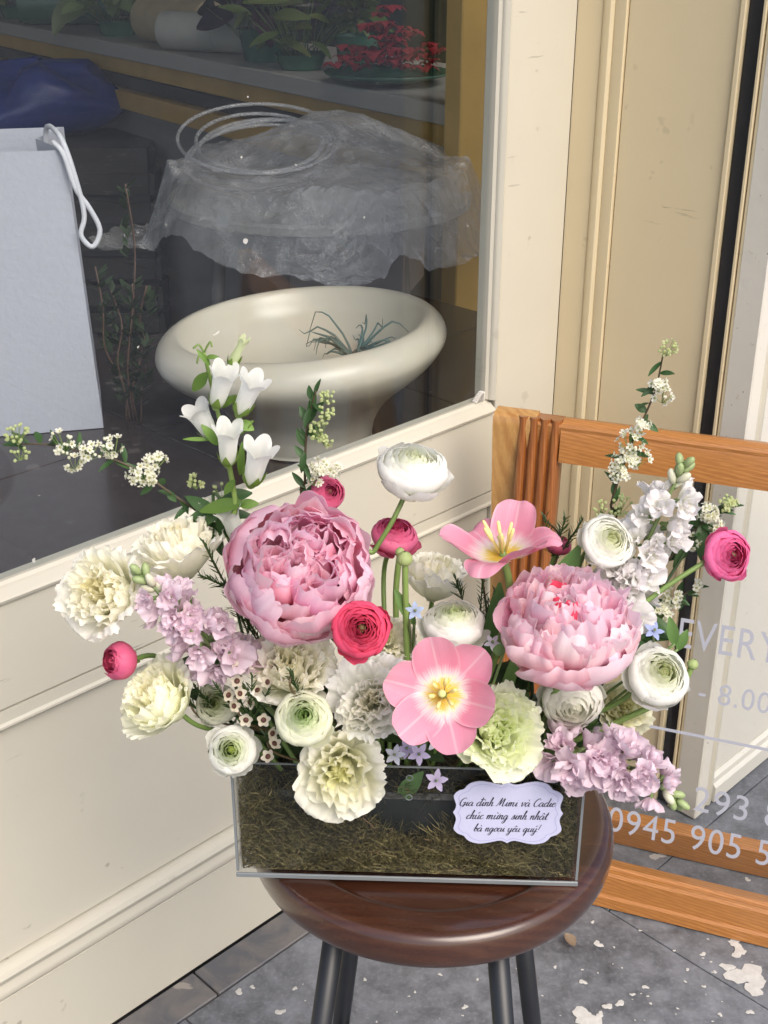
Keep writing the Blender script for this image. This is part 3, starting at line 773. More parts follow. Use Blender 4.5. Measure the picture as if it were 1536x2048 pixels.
# ================================================================== STOOL
SC = Vector((.045, .962, 0)); SZ = .650
stool = thing('round_stool', 'round dark brown wooden stool with black metal legs', 'stool', loc=SC)
Rs = .1725
sp = [(.001, .612), (.120, .612), (.155, .6125), (Rs - .006, .6145), (Rs - .001, .621), (Rs, .632), (Rs - .0015, .642), (Rs - .006, .648), (Rs - .013, .650)]
sps = [(p.x, p.y) for p in spline([(a, b, 0) for a, b in sp], 3)] + [(.140, .650), (.1375, .6497), (.1355, .648), (.1345, .6462), (.133, .6452), (.129, .6448), (.08, .6446), (.001, .6446)]
MB().lathe(sps, 96).build('seat', 'stool_wood', stool, True)
LEGS = []
for k in range(4):
    a = R_(35 + 90 * k); cy = -.035
    T_ = Vector((-.004 + .100 * math.cos(a), cy + .100 * math.sin(a), .613)); B_ = Vector((-.005 + .2 * math.cos(a), cy - .02 + .2 * math.sin(a), .012))
    LEGS.append((T_, B_))
    l = MB().tube([B_, T_], .0098, 14).build('leg', 'black_metal', stool, True)
    MB().lathe([(.001, 0), (.0135, 0), (.0145, .004), (.0135, .016), (.001, .016)], 14).build('foot_cap', 'rubber_black', l, True).location = B_ - Vector((0, 0, .012))
for k in range(4):
    p = LEGS[k][0].lerp(LEGS[k][1], .58); q = LEGS[(k + 1) % 4][0].lerp(LEGS[(k + 1) % 4][1], .58)
    MB().tube([p, q], .008, 10).build('rung', 'black_metal', stool, True)
MB().lathe([(.085, .604), (.112, .604), (.112, .6115), (.085, .6115)], 40, True).build('leg_plate', 'black_metal', stool)

# ================================================================== CLEAR BOX WITH MOSS
bl = Vector((-.129, .867, 0)); brt = Vector((.168, .855, 0)); eb = (brt - bl).normalized(); BW = (brt - bl).length
BZ = .6505; BD = .135; BH = .1215
BMx = Matrix.Translation((bl.x, bl.y, BZ)) @ Matrix.Rotation(math.atan2(eb.y, eb.x), 4, 'Z')
box = thing('acrylic_box', 'clear acrylic flower box on the round stool', 'box', M=BMx)
tk = .003
MB().box(0, BW, 0, BD, 0, .004, .0006).build('base_panel', 'acrylic', box)
MB().box(0, BW, 0, tk, .0043, BH).build('front_panel', 'acrylic', box)
MB().box(0, BW, BD - tk, BD, .0043, BH).build('back_panel', 'acrylic', box)
MB().box(0, tk, tk + .0002, BD - tk - .0002, .0043, BH).build('side_panel', 'acrylic', box)
MB().box(BW - tk, BW, tk + .0002, BD - tk - .0002, .0043, BH).build('side_panel', 'acrylic', box)
g = MB().box(-.0012, BW + .0012, -.0016, .0006, -.0002, .0046, .0006); g.build('polished_edge', 'acrylic_edge', box)
for x in (-.0008, BW - .0014):
    MB().box(x, x + .0022, -.0008, .0010, .0063, BH).build('polished_edge', 'acrylic_edge', box)
MB().box(.0015, BW - .0015, -.0002, .0015, BH + .0001, BH + .0010).build('polished_edge', 'acrylic_edge', box)
Bi = BMx.inverted()
def boxpt(px, py, y=0.0):
    o_ = Bi @ CAM; r = Bi.to_3x3() @ ray(px, py); s = (y - o_.y) / r.y; return o_ + r * s
for px, py in ((819, 1555), (818, 1594)):
    p = boxpt(px, py); pts = [(p.x + .0027 * math.cos(a), -.0006, p.z + .0027 * math.sin(a)) for a in [2 * math.pi * q / 20 for q in range(21)]]
    MB().tube(pts, .0005, 5, False).build('vent_hole', 'acrylic_edge', box, True)
foam = MB().box(.012, BW - .012, .016, BD - .014, .0045, .080, .004).build('floral_foam', 'foam_black'); foam.matrix_world = BMx
setp(foam, 'dark foam block inside the clear flower box behind the moss', 'foam')
g = MB(); mr = random.Random(5)
def strand(p, l, u):
    d = Vector((mr.uniform(-1, 1), mr.uniform(-.35, .35), mr.uniform(-.6, .8))).normalized(); pts = []; q = Vector(p)
    c = Vector((mr.uniform(-1, 1), mr.uniform(-.5, .5), mr.uniform(-1, 1))) * 2.0
    for k in range(6):
        q = Vector((min(max(q.x, .0042), BW - .0042), min(max(q.y, .0040), BD - .005), max(q.z, .0055)))
        pts.append(q.copy()); d = (d + c * .45 + Vector((mr.uniform(-.4, .4), mr.uniform(-.3, .3), mr.uniform(-.4, .4)))).normalized(); q = q + d * l / 5
    w = mr.uniform(.00025, .0008); v = []
    for k, q in enumerate(pts):
        s = Vector((mr.uniform(-1, 1), .3, mr.uniform(-1, 1))).normalized() * w * (1 - .6 * k / 5)
        v += [q - s, q + s]
    g.add(v, [(2 * k, 2 * k + 1, 2 * k + 3, 2 * k + 2) for k in range(5)], [(u, k) for k in range(12)])
def mossh(x):
    t = x / BW
    return .058 + .020 * math.cos(t * 6.0) + .008 * math.sin(t * 21)
for k in range(15000):
    x = mr.uniform(.005, BW - .005); hz = mossh(x); z = .006 + (hz - .006) * mr.random() ** 1.25
    y = mr.choice((mr.uniform(.004, .015),) * 5 + (mr.uniform(.004, BD - .006),))
    if mr.random() < .12: x = mr.choice((mr.uniform(.004, .012), mr.uniform(BW - .012, BW - .004))); y = mr.uniform(.004, BD - .006); z = .006 + .10 * mr.random()
    patch = .5 + .5 * math.sin(x * 70 + 2 * math.sin(z * 130)) * math.cos(z * 95 + x * 31)
    u = min(.99, max(0, .15 + .5 * patch + mr.gauss(0, .22))); strand((x, y, z), mr.uniform(.010, .034), u)
for k in range(2600):   # moss over the foam
    strand((mr.uniform(.01, BW - .01), mr.uniform(.012, BD - .01), .081 + mr.uniform(0, .006)), mr.uniform(.01, .025), mr.uniform(0, .6))
moss = g.build('moss', 'moss_strand', None, True, None, True); moss.matrix_world = BMx
setp(moss, 'dried brown green moss packed in the clear flower box', 'moss', kind='stuff')

# ================================================================== GREETING CARD
Q = [(0, .94), (.06, .885), (.15, .86), (.35, .93), (.52, .96), (.68, .90), (.76, .80), (.80, .72), (.90, .66), (.97, .56), (.985, .46), (.945, .25), (.955, .12), (1.0, 0)]
Qs = [(p.x, p.y) for p in spline([(a, b, 0) for a, b in Q], 3)]
ring = Qs + [(x, -y) for x, y in Qs[-2::-1]] + [(-x, -y) for x, y in Qs[1:]] + [(-x, y) for x, y in Qs[-2:0:-1]]
cl_, cr_ = boxpt(906, 1622, -.004), boxpt(1126, 1628, -.004); ct_, cb_ = boxpt(1014, 1560, -.004), boxpt(1014, 1690, -.004)
ccx = (cl_.x + cr_.x) / 2; ccz = (ct_.z + cb_.z) / 2; chx = (cr_.x - cl_.x) / 2; chz = (ct_.z - cb_.z) / 2
KM = BMx @ Matrix.Translation((ccx, -.0040, ccz)) @ Matrix.Rotation(R_(-1.0), 4, 'Y')
card = thing('gift_card', 'scalloped pale card with handwritten style greeting hung on the clear box', 'card', M=KM)
n = len(ring); v = [(x * chx, -.0002, y * chz) for x, y in ring] + [(x * chx, .0003, y * chz) for x, y in ring] + [(0, -.0002, 0), (0, .0003, 0)]
f = [(i, (i + 1) % n, 2 * n) for i in range(n)] + [(n + (i + 1) % n, n + i, 2 * n + 1) for i in range(n)] + [(i, n + i, n + (i + 1) % n, (i + 1) % n) for i in range(n)]
mk('card_sheet', v, f, 'card_paper', card)
v = []; 
for s in (.915, .905):
    v += [(x * chx * s, -.00045, y * chz * s) for x, y in ring]
mk('border_line', v, [(i, (i + 1) % n, n + (i + 1) % n, n + i) for i in range(n)], 'card_line', card)
GL = {
 'a': (1.02, [[(.72, .85), (.45, 1), (.1, .7), (.05, .3), (.25, 0), (.5, .15), (.75, .9), (.70, .3), (.82, 0), (1.05, .2)]]),
 'i': (.55, [[(0, .2), (.25, 1), (.2, .25), (.36, 0), (.58, .25)]]),
 'n': (.92, [[(0, .6), (.15, 1), (.12, 0)], [(.12, .3), (.4, .95), (.6, .9), (.56, .25), (.7, 0), (.95, .25)]]),
 'm': (1.4, [[(0, .6), (.15, 1), (.12, 0)], [(.12, .3), (.36, .95), (.54, .9), (.5, 0)], [(.5, .3), (.78, .95), (1.0, .9), (.97, .25), (1.12, 0), (1.4, .25)]]),
 'h': (.92, [[(0, .4), (.34, 1.6), (.38, 2.1), (.22, 2.0), (.10, 0)], [(.12, .4), (.4, .95), (.6, .9), (.56, .25), (.7, 0), (.95, .25)]]),
 'd': (1.02, [[(.7, .85), (.4, 1), (.08, .6), (.1, .1), (.35, 0), (.65, .5), (.85, 2.1)], [(.85, 2.1), (.70, .3), (.82, 0), (1.05, .2)]]),
 'v': (.85, [[(0, .8), (.15, 1), (.3, 0), (.65, .75), (.6, 1), (.9, .85)]]),
 'u': (1.02, [[(0, .7), (.15, 1), (.1, .3), (.3, 0), (.6, .4), (.75, 1), (.68, .25), (.82, 0), (1.05, .25)]]),
 'c': (.72, [[(.65, .8), (.4, 1), (.1, .6), (.1, .2), (.35, 0), (.75, .3)]]),
 'e': (.72, [[(.1, .45), (.5, .6), (.55, .9), (.35, 1), (.1, .6), (.12, .15), (.4, 0), (.75, .3)]]),
 's': (.66, [[(0, .1), (.4, 1.1), (.45, .6), (.5, .2), (.25, 0), (.05, .15)], [(.45, .1), (.7, .25)]]),
 't': (.58, [[(0, .4), (.33, 1.8), (.2, .3), (.34, 0), (.6, .25)], [(.02, 1.18), (.58, 1.25)]]),
 'b': (.80, [[(0, .4), (.38, 1.7), (.38, 2.1), (.25, 1.9), (.1, .5), (.2, .05), (.5, .1), (.62, .6), (.48, .95), (.3, .7), (.8, .8)]]),
 'o': (.80, [[(.4, 1), (.1, .7), (.1, .2), (.35, 0), (.65, .3), (.6, .85), (.4, 1), (.82, .85)]]),
 'g': (1.0, [[(.7, .85), (.42, 1), (.08, .6), (.12, .1), (.4, .05), (.7, .9), (.58, -.6), (.32, -1), (.08, -.8), (.4, -.3), (1.0, .2)]]),
 'y': (1.0, [[(0, .7), (.15, 1), (.1, .3), (.3, 0), (.6, .4), (.72, 1), (.58, -.6), (.32, -1), (.08, -.8), (.4, -.3), (1.0, .2)]]),
 'q': (1.0, [[(.7, .85), (.42, 1), (.08, .6), (.12, .1), (.4, .05), (.72, .95), (.56, -1), (.7, -.75), (.8, -.2), (1.0, .2)]]),
 'G': (1.3, [[(1.1, 1.7), (.8, 2), (.3, 1.6), (.1, .8), (.3, .1), (.75, .1), (1.1, .9)], [(1.1, .9), (1, 0), (.75, -.3)], [(.65, .85), (1.2, .9)]]),
 'C': (1.15, [[(1.1, 1.6), (.85, 2), (.35, 1.6), (.1, .8), (.3, .1), (.7, 0), (1.15, .45)]]),
 'M': (1.75, [[(-.1, .15), (.15, .2), (.5, 1.7), (.6, 2), (.62, .2)], [(.62, .2), (1.2, 2), (1.2, .3), (1.35, 0), (1.7, .25)]]),
 '!': (.5, [[(.35, 2), (.2, .6)], [(.14, .1), (.15, .0)]]), ' ': (.62, [])}
ACC = {'grave': lambda c: [(c - .15, 1.75), (c + .1, 1.38)], 'acute': lambda c: [(c - .05, 1.38), (c + .22, 1.75)], 'hat': lambda c: [(c - .22, 1.32), (c, 1.62), (c + .22, 1.32)],
       'dot': lambda c: [(c, -.42), (c + .02, -.50)], 'horn': lambda c: [(.78, .95), (1.0, 1.2), (1.0, 1.4)], 'bar': lambda c: [(.48, 1.62), (1.1, 1.66)], 'tittle': lambda c: [(c, 1.48), (c + .02, 1.42)]}
def acc(s):
    out = []
    tb = {'đ': ('d', ['bar']), 'ì': ('i', ['grave']), 'à': ('a', ['grave']), 'ú': ('u', ['acute']), 'ừ': ('u', ['horn', 'grave']), 'ậ': ('a', ['hat', 'dot']), 'ạ': ('a', ['dot']), 'ê': ('e', ['hat']), 'ý': ('y', ['acute']), 'i': ('i', ['tittle'])}
    for ch in s: out.append(tb.get(ch, (ch, [])))
    return out
def script_line(s, z, size):
    SH_ = .34; x = 0; strokes = []
    for ch, ac in acc(s):
        w, st = GL[ch]
        for q in st + [ACC[k](.45 if ch != 'i' else .3) for k in ac]: strokes.append([(x + a, b) for a, b in q])
        x += w
    g = MB()
    for q in strokes:
        P = spline([(a + SH_ * b, b, 0) for a, b in q], 5) if len(q) > 2 else [Vector((a + SH_ * b, b, 0)) for a, b in q]
        v = []
        for i, p in enumerate(P):
            t = (P[min(i + 1, len(P) - 1)] - P[max(i - 1, 0)]); t.normalize(); nrm = Vector((-t.y, t.x, 0))
            w = (.05 + .06 * max(0, -t.y)) if len(q) > 2 else .075
            for s_ in (1, -1): c = (p + nrm * w * s_); v.append(((c.x - x / 2 - .3) * size, -.0005, z + c.y * size))
        g.add(v, [(2 * i, 2 * i + 1, 2 * i + 3, 2 * i + 2) for i in range(len(P) - 1)])
    return g.build('handwriting', 'card_ink', card)
zs = chz * 2 / 130
for s, py, wpx in (('Gia đình Mimi và Cadie', 1611, 178), ('chúc mừng sinh nhật', 1637, 152), ('bà ngoại yêu quý!', 1662, 124)):
    tot = sum(GL[c][0] for c, _ in acc(s)); script_line(s, (1625 - py) * zs, .89 * wpx / (tot + .7) * zs)
p = boxpt(1014, 1564, -.0045); p2 = boxpt(1010, 1535, -.003)
hook = MB().tube(spline([BMx @ p, BMx @ ((p + p2) / 2 + Vector((.003, -.001, 0))), BMx @ p2, BMx @ (p2 + Vector((.002, .012, .004)))], 6), .0005, 5).build('hanging_thread', 'rope_white', None, True)
setp(hook, 'thin pale thread holding the greeting card', 'thread')

# ================================================================== FLOWERS
def depth_of(P): return P.y * CP + (CAMH - P.z) * SP
def px2m(P, r): return r / FPX * depth_of(P)
def basis(P):
    tw = (CAM - P).normalized(); rt = Vector((1, 0, 0)); up = tw.cross(rt).normalized() * -1
    up = (Vector((0, 0, 1)) - tw * tw.z).normalized(); rt = up.cross(tw).normalized()
    return rt, tw, up
def frame(P, facing, roll=None):
    rt, tw, up = basis(P); z = (rt * facing[0] + tw * facing[1] + up * facing[2]).normalized()
    x = z.orthogonal().normalized()
    M = Matrix((x, z.cross(x), z)).transposed().to_4x4()
    M = Matrix.Translation(P) @ M @ Matrix.Rotation(rnd.uniform(0, 6.28) if roll is None else roll, 4, 'Z')
    return M
def petal(bz, hw, nu=10, nv=8, vm=.6, base=.25, tipw=.25, tip=.25, tp=2.2, jag=0.0, ruf=0.0, rf=2.5, wrap=1.0, rmin=.002, warp=0.0, rs=nrng, pinch=0.0, rexp=2.0):
    u = np.linspace(-1, 1, nu + 1); v = np.linspace(0, 1, nv + 1)
    ph = rs.uniform(0, 6.28, 10)
    Lu = 1 - tip * np.abs(u) ** tp
    if jag: Lu = Lu + jag * (np.sin(9 * u + ph[0]) * .5 + np.sin(21 * u + ph[1]) * .35 + rs.uniform(-.5, .5, nu + 1))
    V = v[:, None] * Lu[None, :]
    b = np.asarray(bz, float); t = V[..., None]; s1 = 1 - t
    C = s1 ** 3 * b[0] + 3 * s1 ** 2 * t * b[1] + 3 * s1 * t ** 2 * b[2] + t ** 3 * b[3]
    D = 3 * s1 ** 2 * (b[1] - b[0]) + 6 * s1 * t * (b[2] - b[1]) + 3 * t ** 2 * (b[3] - b[2])
    D /= np.maximum(np.linalg.norm(D, axis=-1, keepdims=True), 1e-9)
    r, z = C[..., 0], C[..., 1]; nr, nz = -D[..., 1], D[..., 0]
    w = hw * (base + (1 - base) * np.sin(np.clip(v / vm, 0, 1) * np.pi / 2)) * (1 - tipw * np.clip((v - vm) / (1 - vm), 0, 1) ** 2)
    s = u[None, :] * w[:, None]
    rc = np.maximum(r, rmin) / max(wrap, 1e-3); a = np.clip(s / rc, -2.4, 2.4)
    d = ruf * V ** rexp * (np.sin(rf * np.pi * u + ph[2]) + .6 * np.sin(1.9 * rf * np.pi * u + ph[3]))[None, :]
    d = d + warp * V * (np.sin(2.1 * u[None, :] + ph[4] + 2 * V) + .7 * np.sin(4.3 * V + ph[5]))
    d = d + pinch * V * (np.abs(u)[None, :] ** 1.3)
    x = r - rc * (1 - np.cos(a)) + nr * d * np.cos(a); y = rc * np.sin(a) + nr * d * np.sin(a) + .25 * d * np.sign(u)[None, :] * np.abs(u)[None, :]
    z = z + nz * d
    P = np.stack([x, y, z], -1).reshape(-1, 3)
    m = nu + 1
    f = [(i * m + j, i * m + j + 1, (i + 1) * m + j + 1, (i + 1) * m + j) for i in range(nv) for j in range(nu)]
    uv = np.stack(np.broadcast_arrays((u[None, :] + 1) / 2, V), -1).reshape(-1, 2)
    return P, f, uv
def rotz(P, a):
    c, s = math.cos(a), math.sin(a); return P @ np.array([[c, s, 0], [-s, c, 0], [0, 0, 1]])
def rotM(P, M3): return P @ np.array(M3).T
def tilt(P, ax, ay):
    return rotM(P, (Matrix.Rotation(ax, 3, 'X') @ Matrix.Rotation(ay, 3, 'Y')))
def addpetal(root, bz, hw, phi, mat, col, name='petal', off=(0, 0, 0), tl=(0, 0), var=.05, **kw):
    P, f, uv = petal(bz, hw, **kw)
    if tl != (0, 0): P = tilt(P, *tl)
    P = rotz(P, phi) + np.array(off)
    k = 1 + rnd.uniform(-var, var)
    return mk(name, P, f, mat, root, True, uv, tuple(min(1, c * k) for c in col))
BASE = lambda x: Vector((min(max(x, -.10), .14), .925 + rnd.uniform(-.03, .03), .738))
GREEN = (.16, .25, .065); DGREEN = (.045, .085, .028)
def stem(root, M, pts, r=.0022, col=GREEN, name='stem', taper=1.0):
    Mi = M.inverted(); sp_ = spline([Mi @ Vector(p) for p in pts], 8)
    k = len(sp_); rr = [r * (1 + (taper - 1) * i / (k - 1)) for i in range(k)]
    return MB().tube(sp_, rr, 8).build(name, 'stem', root, True, col)
def headstem(root, M, zb, via=None, r=.0022, col=GREEN, bx=None):
    c = M @ Vector((0, 0, zb)); ax = (M.to_3x3() @ Vector((0, 0, 1))).normalized()
    b = BASE(c.x * .75 if bx is None else bx); d = (c - b).length
    pts = [c + ax * .004] + (via if via else [c - ax * d * .22, c.lerp(b, .62) - ax * d * .06]) + [b]
    return stem(root, M, pts, r, col)
def leafmesh(l, w, fold=.25, curl=.25, nu=4, nv=8):
    v = []; uv = []
    for i in range(nv + 1):
        t = i / nv; wd = w * math.sin(math.pi * min(1, t * .94 + .03)) ** .8 * (1 - .25 * t)
        for j in range(nu + 1):
            u = j / nu * 2 - 1
            v.append((u * wd, l * t * (1 - .15 * curl * t), -curl * l * t * t + fold * abs(u) * wd)); uv.append(((u + 1) / 2, t))
    f = [(i * (nu + 1) + j, i * (nu + 1) + j + 1, (i + 1) * (nu + 1) + j + 1, (i + 1) * (nu + 1) + j) for i in range(nv) for j in range(nu)]
    return v, f, uv
LEAFS = []
def leafobj(root, P, d, nrm, l, w, col, name='leaf', fold=.3, curl=.25, Mi=None):
    d = Vector(d).normalized(); nrm = Vector(nrm); x = d.cross(nrm).normalized(); z = x.cross(d).normalized()
    M = Matrix((x, d, z)).transposed().to_4x4(); M.translation = Vector(P)
    v, f, uv = leafmesh(l, w, fold, curl)
    v = [M @ Vector(p) for p in v]
    if Mi is not None: v = [Mi @ p for p in v]
    k = rnd.uniform(.75, 1.25)
    return mk(name, v, f, 'leaf', root, True, uv, tuple(c * k for c in col))

def peony(px, py, Y, rpx, facing, col, tipc, ctr, label, roll=None, coral=False, seed=0, frill=1.0, opn=0.0):
    P = at_y(px, py, Y); R = px2m(P, rpx * 1.04); M = frame(P, facing, roll)
    root = thing('peony', label, 'flower', M=M, group='peonies in the arrangement'); rs = np.random.default_rng(seed)
    q = rnd.random
    kw = dict(rs=rs, tp=2.6)
    # outer guard petals
    for k in range(9):
        a = k * 6.283 / 9 + rnd.uniform(-.2, .2); s = R * rnd.uniform(.94, 1.08)
        addpetal(root, [(.05 * s, -.55 * R), (.75 * s, -.75 * R), (1.18 * s, -.25 * R), (1.04 * s, .20 * R * rnd.uniform(.3, 1.3))], .66 * R, a, 'petal_pink', tipc, nu=16, nv=10, vm=.55, base=.35, tipw=.2, tip=.16, jag=.018, ruf=.03 * R, rf=1.8, warp=.06 * R, tl=(rnd.uniform(-.1, .1), rnd.uniform(-.05, .15)), **kw)
    # cup of big soft petals, closing unevenly towards the middle
    for ring_, (n_, rr, zz, w) in enumerate([(10, 1.0, .24, .52), (10, .92, .38, .50), (9, .82, .50, .48), (8, .70, .60, .46)]):
        for k in range(n_):
            a = (k + .5 * ring_) * 6.283 / n_ + rnd.uniform(-.35, .35); r1 = R * rr * rnd.uniform(.88, 1.08); z1 = R * zz * rnd.uniform(.75, 1.2)
            c = tuple(x * (1 - .10 * q()) for x in (col if q() < .55 else tipc))
            addpetal(root, [(.05 * R, -.5 * R), (1.0 * r1, -.55 * R), (1.22 * r1, .35 * z1), (r1 * rnd.uniform(.70 + opn, 1.0 + opn), z1)], w * R * rnd.uniform(.8, 1.15), a, 'petal_pink', c, tl=(rnd.uniform(-.20, .20), rnd.uniform(-.16, .10)),
                     nu=18, nv=10, vm=.6, base=.3, tipw=.12, tip=rnd.uniform(.02, .2), jag=.020 * frill, ruf=.030 * R * frill, rf=rnd.uniform(1.4, 2.6), warp=.085 * R, **kw)
    # inner folded tufts round several small centres
    for k in range(5):
        a0 = k * 6.283 / 5 + .4; o = (.32 * R * math.cos(a0), .32 * R * math.sin(a0), .08 * R)
        for j in range(5):
            a = a0 + rnd.uniform(-.5, .5) + (j - 2) * 1.25; r1 = R * rnd.uniform(.16, .36); z1 = R * rnd.uniform(.50, .72)
            c = tuple(x * (1 - .12 * q()) for x in (col if q() < .5 else tipc))
            addpetal(root, [(.02 * R, -.3 * R), (r1, -.2 * R), (1.4 * r1, .3 * R), (r1 * rnd.uniform(.3, 1.2), z1)], .42 * R * rnd.uniform(.75, 1.2), a, 'petal_pink', c, off=o, tl=(rnd.uniform(-.25, .25), rnd.uniform(-.2, .15)),
                     nu=16, nv=9, vm=.65, base=.3, tipw=.1, tip=rnd.uniform(0, .2), jag=.028 * frill, ruf=.035 * R * frill, rf=2.4, wrap=.7, warp=.10 * R, **kw)
    for k in range(10):
        a = k * 2.4 + rnd.uniform(-.3, .3); r0 = R * .10 * math.sqrt(k / 2); o = (r0 * math.cos(a), r0 * math.sin(a), .05 * R)
        deep = coral and k % 3 == 0 and k > 0
        addpetal(root, [(.01 * R, -.2 * R), (.14 * R, 0), (.22 * R, .35 * R), (rnd.uniform(.04, .2) * R, (.64 + (.05 if deep else 0)) * R * rnd.uniform(.9, 1.08))], .28 * R * rnd.uniform(.8, 1.2) * (.8 if deep else 1), a, 'petal_pink' if not deep else 'petal_coral', ctr if deep else (col if q() < .5 else tipc), off=o, tl=(rnd.uniform(-.2, .2), rnd.uniform(-.2, .2)),
                 nu=14, nv=8, vm=.65, base=.35, tipw=.1, tip=.12, jag=.03, ruf=.035 * R, rf=2.4, wrap=.6, warp=.08 * R, **kw)
    for k in range(5):
        a = k * 1.257 + .3
        addpetal(root, [(.02 * R, -.58 * R), (.2 * R, -.66 * R), (.42 * R, -.70 * R), (.55 * R, -.66 * R)], .13 * R, a, 'leaf', (.10, .17, .05), name='sepal', nu=4, nv=5, rs=rs)
    headstem(root, M, -.56 * R, r=.0036); return root

def ranunculus(px, py, Y, rpx, facing, col, inner, label, layers=9, opn=1.0, loose=4, eye=None, mat='petal_white', bx=None, via=None, group=None, squash=1.0, stem_to=None, nstem=True):
    P = at_y(px, py, Y); R = px2m(P, rpx); M = frame(P, facing)
    root = thing('ranunculus', label, 'flower', M=M, group=group); rs = np.random.default_rng(int(px * 7 + py))
    z_ = lambda v: v * squash
    for i in range(layers):
        fr_ = i / (layers - 1); Rl = R * (.15 + .83 * fr_ ** .9); cnt = 4 if i < 3 else 5
        rr = Rl * (.66 + .26 * fr_ * opn); zz = R * (.46 - .34 * fr_ ** 1.3 * opn)
        c = tuple(a * (1 - fr_) ** 1.6 + b * (1 - (1 - fr_) ** 1.6) for a, b in zip(inner, col))
        for k in range(cnt):
            a = k * 6.283 / cnt + i * .73 + rnd.uniform(-.12, .12)
            addpetal(root, [(.02 * R, z_(-.78 * R)), (1.08 * Rl, z_(-.80 * R)), (1.30 * Rl, z_(.05 * R)), (rr * rnd.uniform(.94, 1.05), z_(zz * rnd.uniform(.82, 1.12)))], Rl * (1.05 if i < 4 else .86) * rnd.uniform(.92, 1.1), a, mat, c, var=.04,
                     nu=12, nv=9, vm=.6, base=.45, tipw=.12, tip=.10, tp=3, jag=.014, ruf=.026 * R, rf=1.7, warp=.032 * R, rs=rs)
    for k in range(loose):
        a = k * 6.283 / max(1, loose) + rnd.uniform(-.35, .35); e = rnd.uniform(1.08, 1.32)
        addpetal(root, [(.02 * R, z_(-.78 * R)), (.9 * R, z_(-.95 * R)), (1.15 * R, z_(-.55 * R)), (e * R, z_(rnd.uniform(-.45, .05) * R))], R * rnd.uniform(.55, .72), a, mat, col, nu=12, nv=8, vm=.6, base=.4, tipw=.2, tip=.2, ruf=.035 * R, rf=1.7, warp=.05 * R, jag=.015, rs=rs)
    if eye:
        g = MB()
        for k in range(22):
            a = k * 2.4; r = .016 * R * k ** .72; h = .36 * R - r * .5
            g.tube([(r * math.cos(a), r * math.sin(a), h - .12 * R), (r * 1.1 * math.cos(a), r * 1.1 * math.sin(a), h + .03 * R)], .022 * R, 5)
        g.lathe([(.001, .10 * R), (.17 * R, .12 * R), (.15 * R, .24 * R), (.001, .32 * R)], 14)
        g.build('flower_eye', 'matte', root, True, eye)
    for k in range(5):
        a = k * 1.257
        addpetal(root, [(.02 * R, z_(-.80 * R)), (.2 * R, z_(-.88 * R)), (.4 * R, z_(-.95 * R)), (.52 * R, z_(-.98 * R))], .13 * R, a, 'leaf', (.13, .2, .06), name='sepal', nu=4, nv=4, rs=rs)
    if nstem: headstem(root, M, -.78 * R * squash, bx=bx, via=via)
    return root

def lisianthus(px, py, Y, rpx, facing, col, inner, label, dense=0, bx=None, fr=1.0, squash=1.0, deep=.95, sx=1.0, sy=1.0):
    P = at_y(px, py, Y); R = px2m(P, rpx * 1.12); M = frame(P, facing)
    if sx != 1 or sy != 1:
        rt, tw, up = basis(P); Bm = Matrix((rt, tw, up)).transposed().to_4x4(); M = Matrix.Translation(P) @ Bm @ Matrix.Diagonal((sx, 1, sy, 1)) @ Bm.inverted() @ Matrix.Translation(-P) @ M
    root = thing('lisianthus', label, 'flower', M=M, group='white ruffled lisianthus'); rs = np.random.default_rng(int(px * 3 + py))
    rings = [(3, .16, .34), (4, .40, .36), (5, .68, .28), (6, 1.0, .02)]
    if dense: rings = [(3, .12, .34), (4, .28, .38), (5, .46, .36), (6, .66, .28), (6, .86, .14), (6, 1.03, -.08)]
    nR = len(rings)
    for i, (n_, rr, zz) in enumerate(rings):
        t = i / (nR - 1); t2 = t ** .3; c = tuple(a * (1 - t2) + b * t2 for a, b in zip(inner, col))
        for k in range(n_):
            a = k * 6.283 / n_ + i * .6 + rnd.uniform(-.22, .22); r1 = R * rr * rnd.uniform(.84, 1.14); z1 = R * zz * rnd.uniform(.75, 1.2) * squash
            bz = [(.03 * R, -deep * R * squash), (.55 * r1 + .06 * R, -.68 * R * squash), (.82 * r1 + .02 * R, -.02 * R), (r1, z1)]
            addpetal(root, bz, R * (.34 + .34 * t) * rnd.uniform(.9, 1.15), a, 'petal_white', c, var=.03, tl=(rnd.uniform(-.14, .14), rnd.uniform(-.12, .10)),
                     nu=38, nv=10, vm=.72, base=.25, tipw=.06, tip=.08, tp=2.6, jag=.052 * fr, ruf=.060 * R * fr, rf=2.8 + rnd.uniform(-.5, 1.1), warp=.12 * R, wrap=.9, rs=rs, rexp=2.6)
    for k in range(5):
        a = k * 1.257
        addpetal(root, [(.02 * R, -deep * R * squash), (.16 * R, -.98 * R * squash), (.30 * R, -.75 * R * squash), (.40 * R, -.50 * R * squash)], .07 * R, a, 'leaf', (.09, .16, .045), name='sepal', nu=3, nv=5, rs=rs)
    headstem(root, M, -deep * R * squash, bx=bx); return root

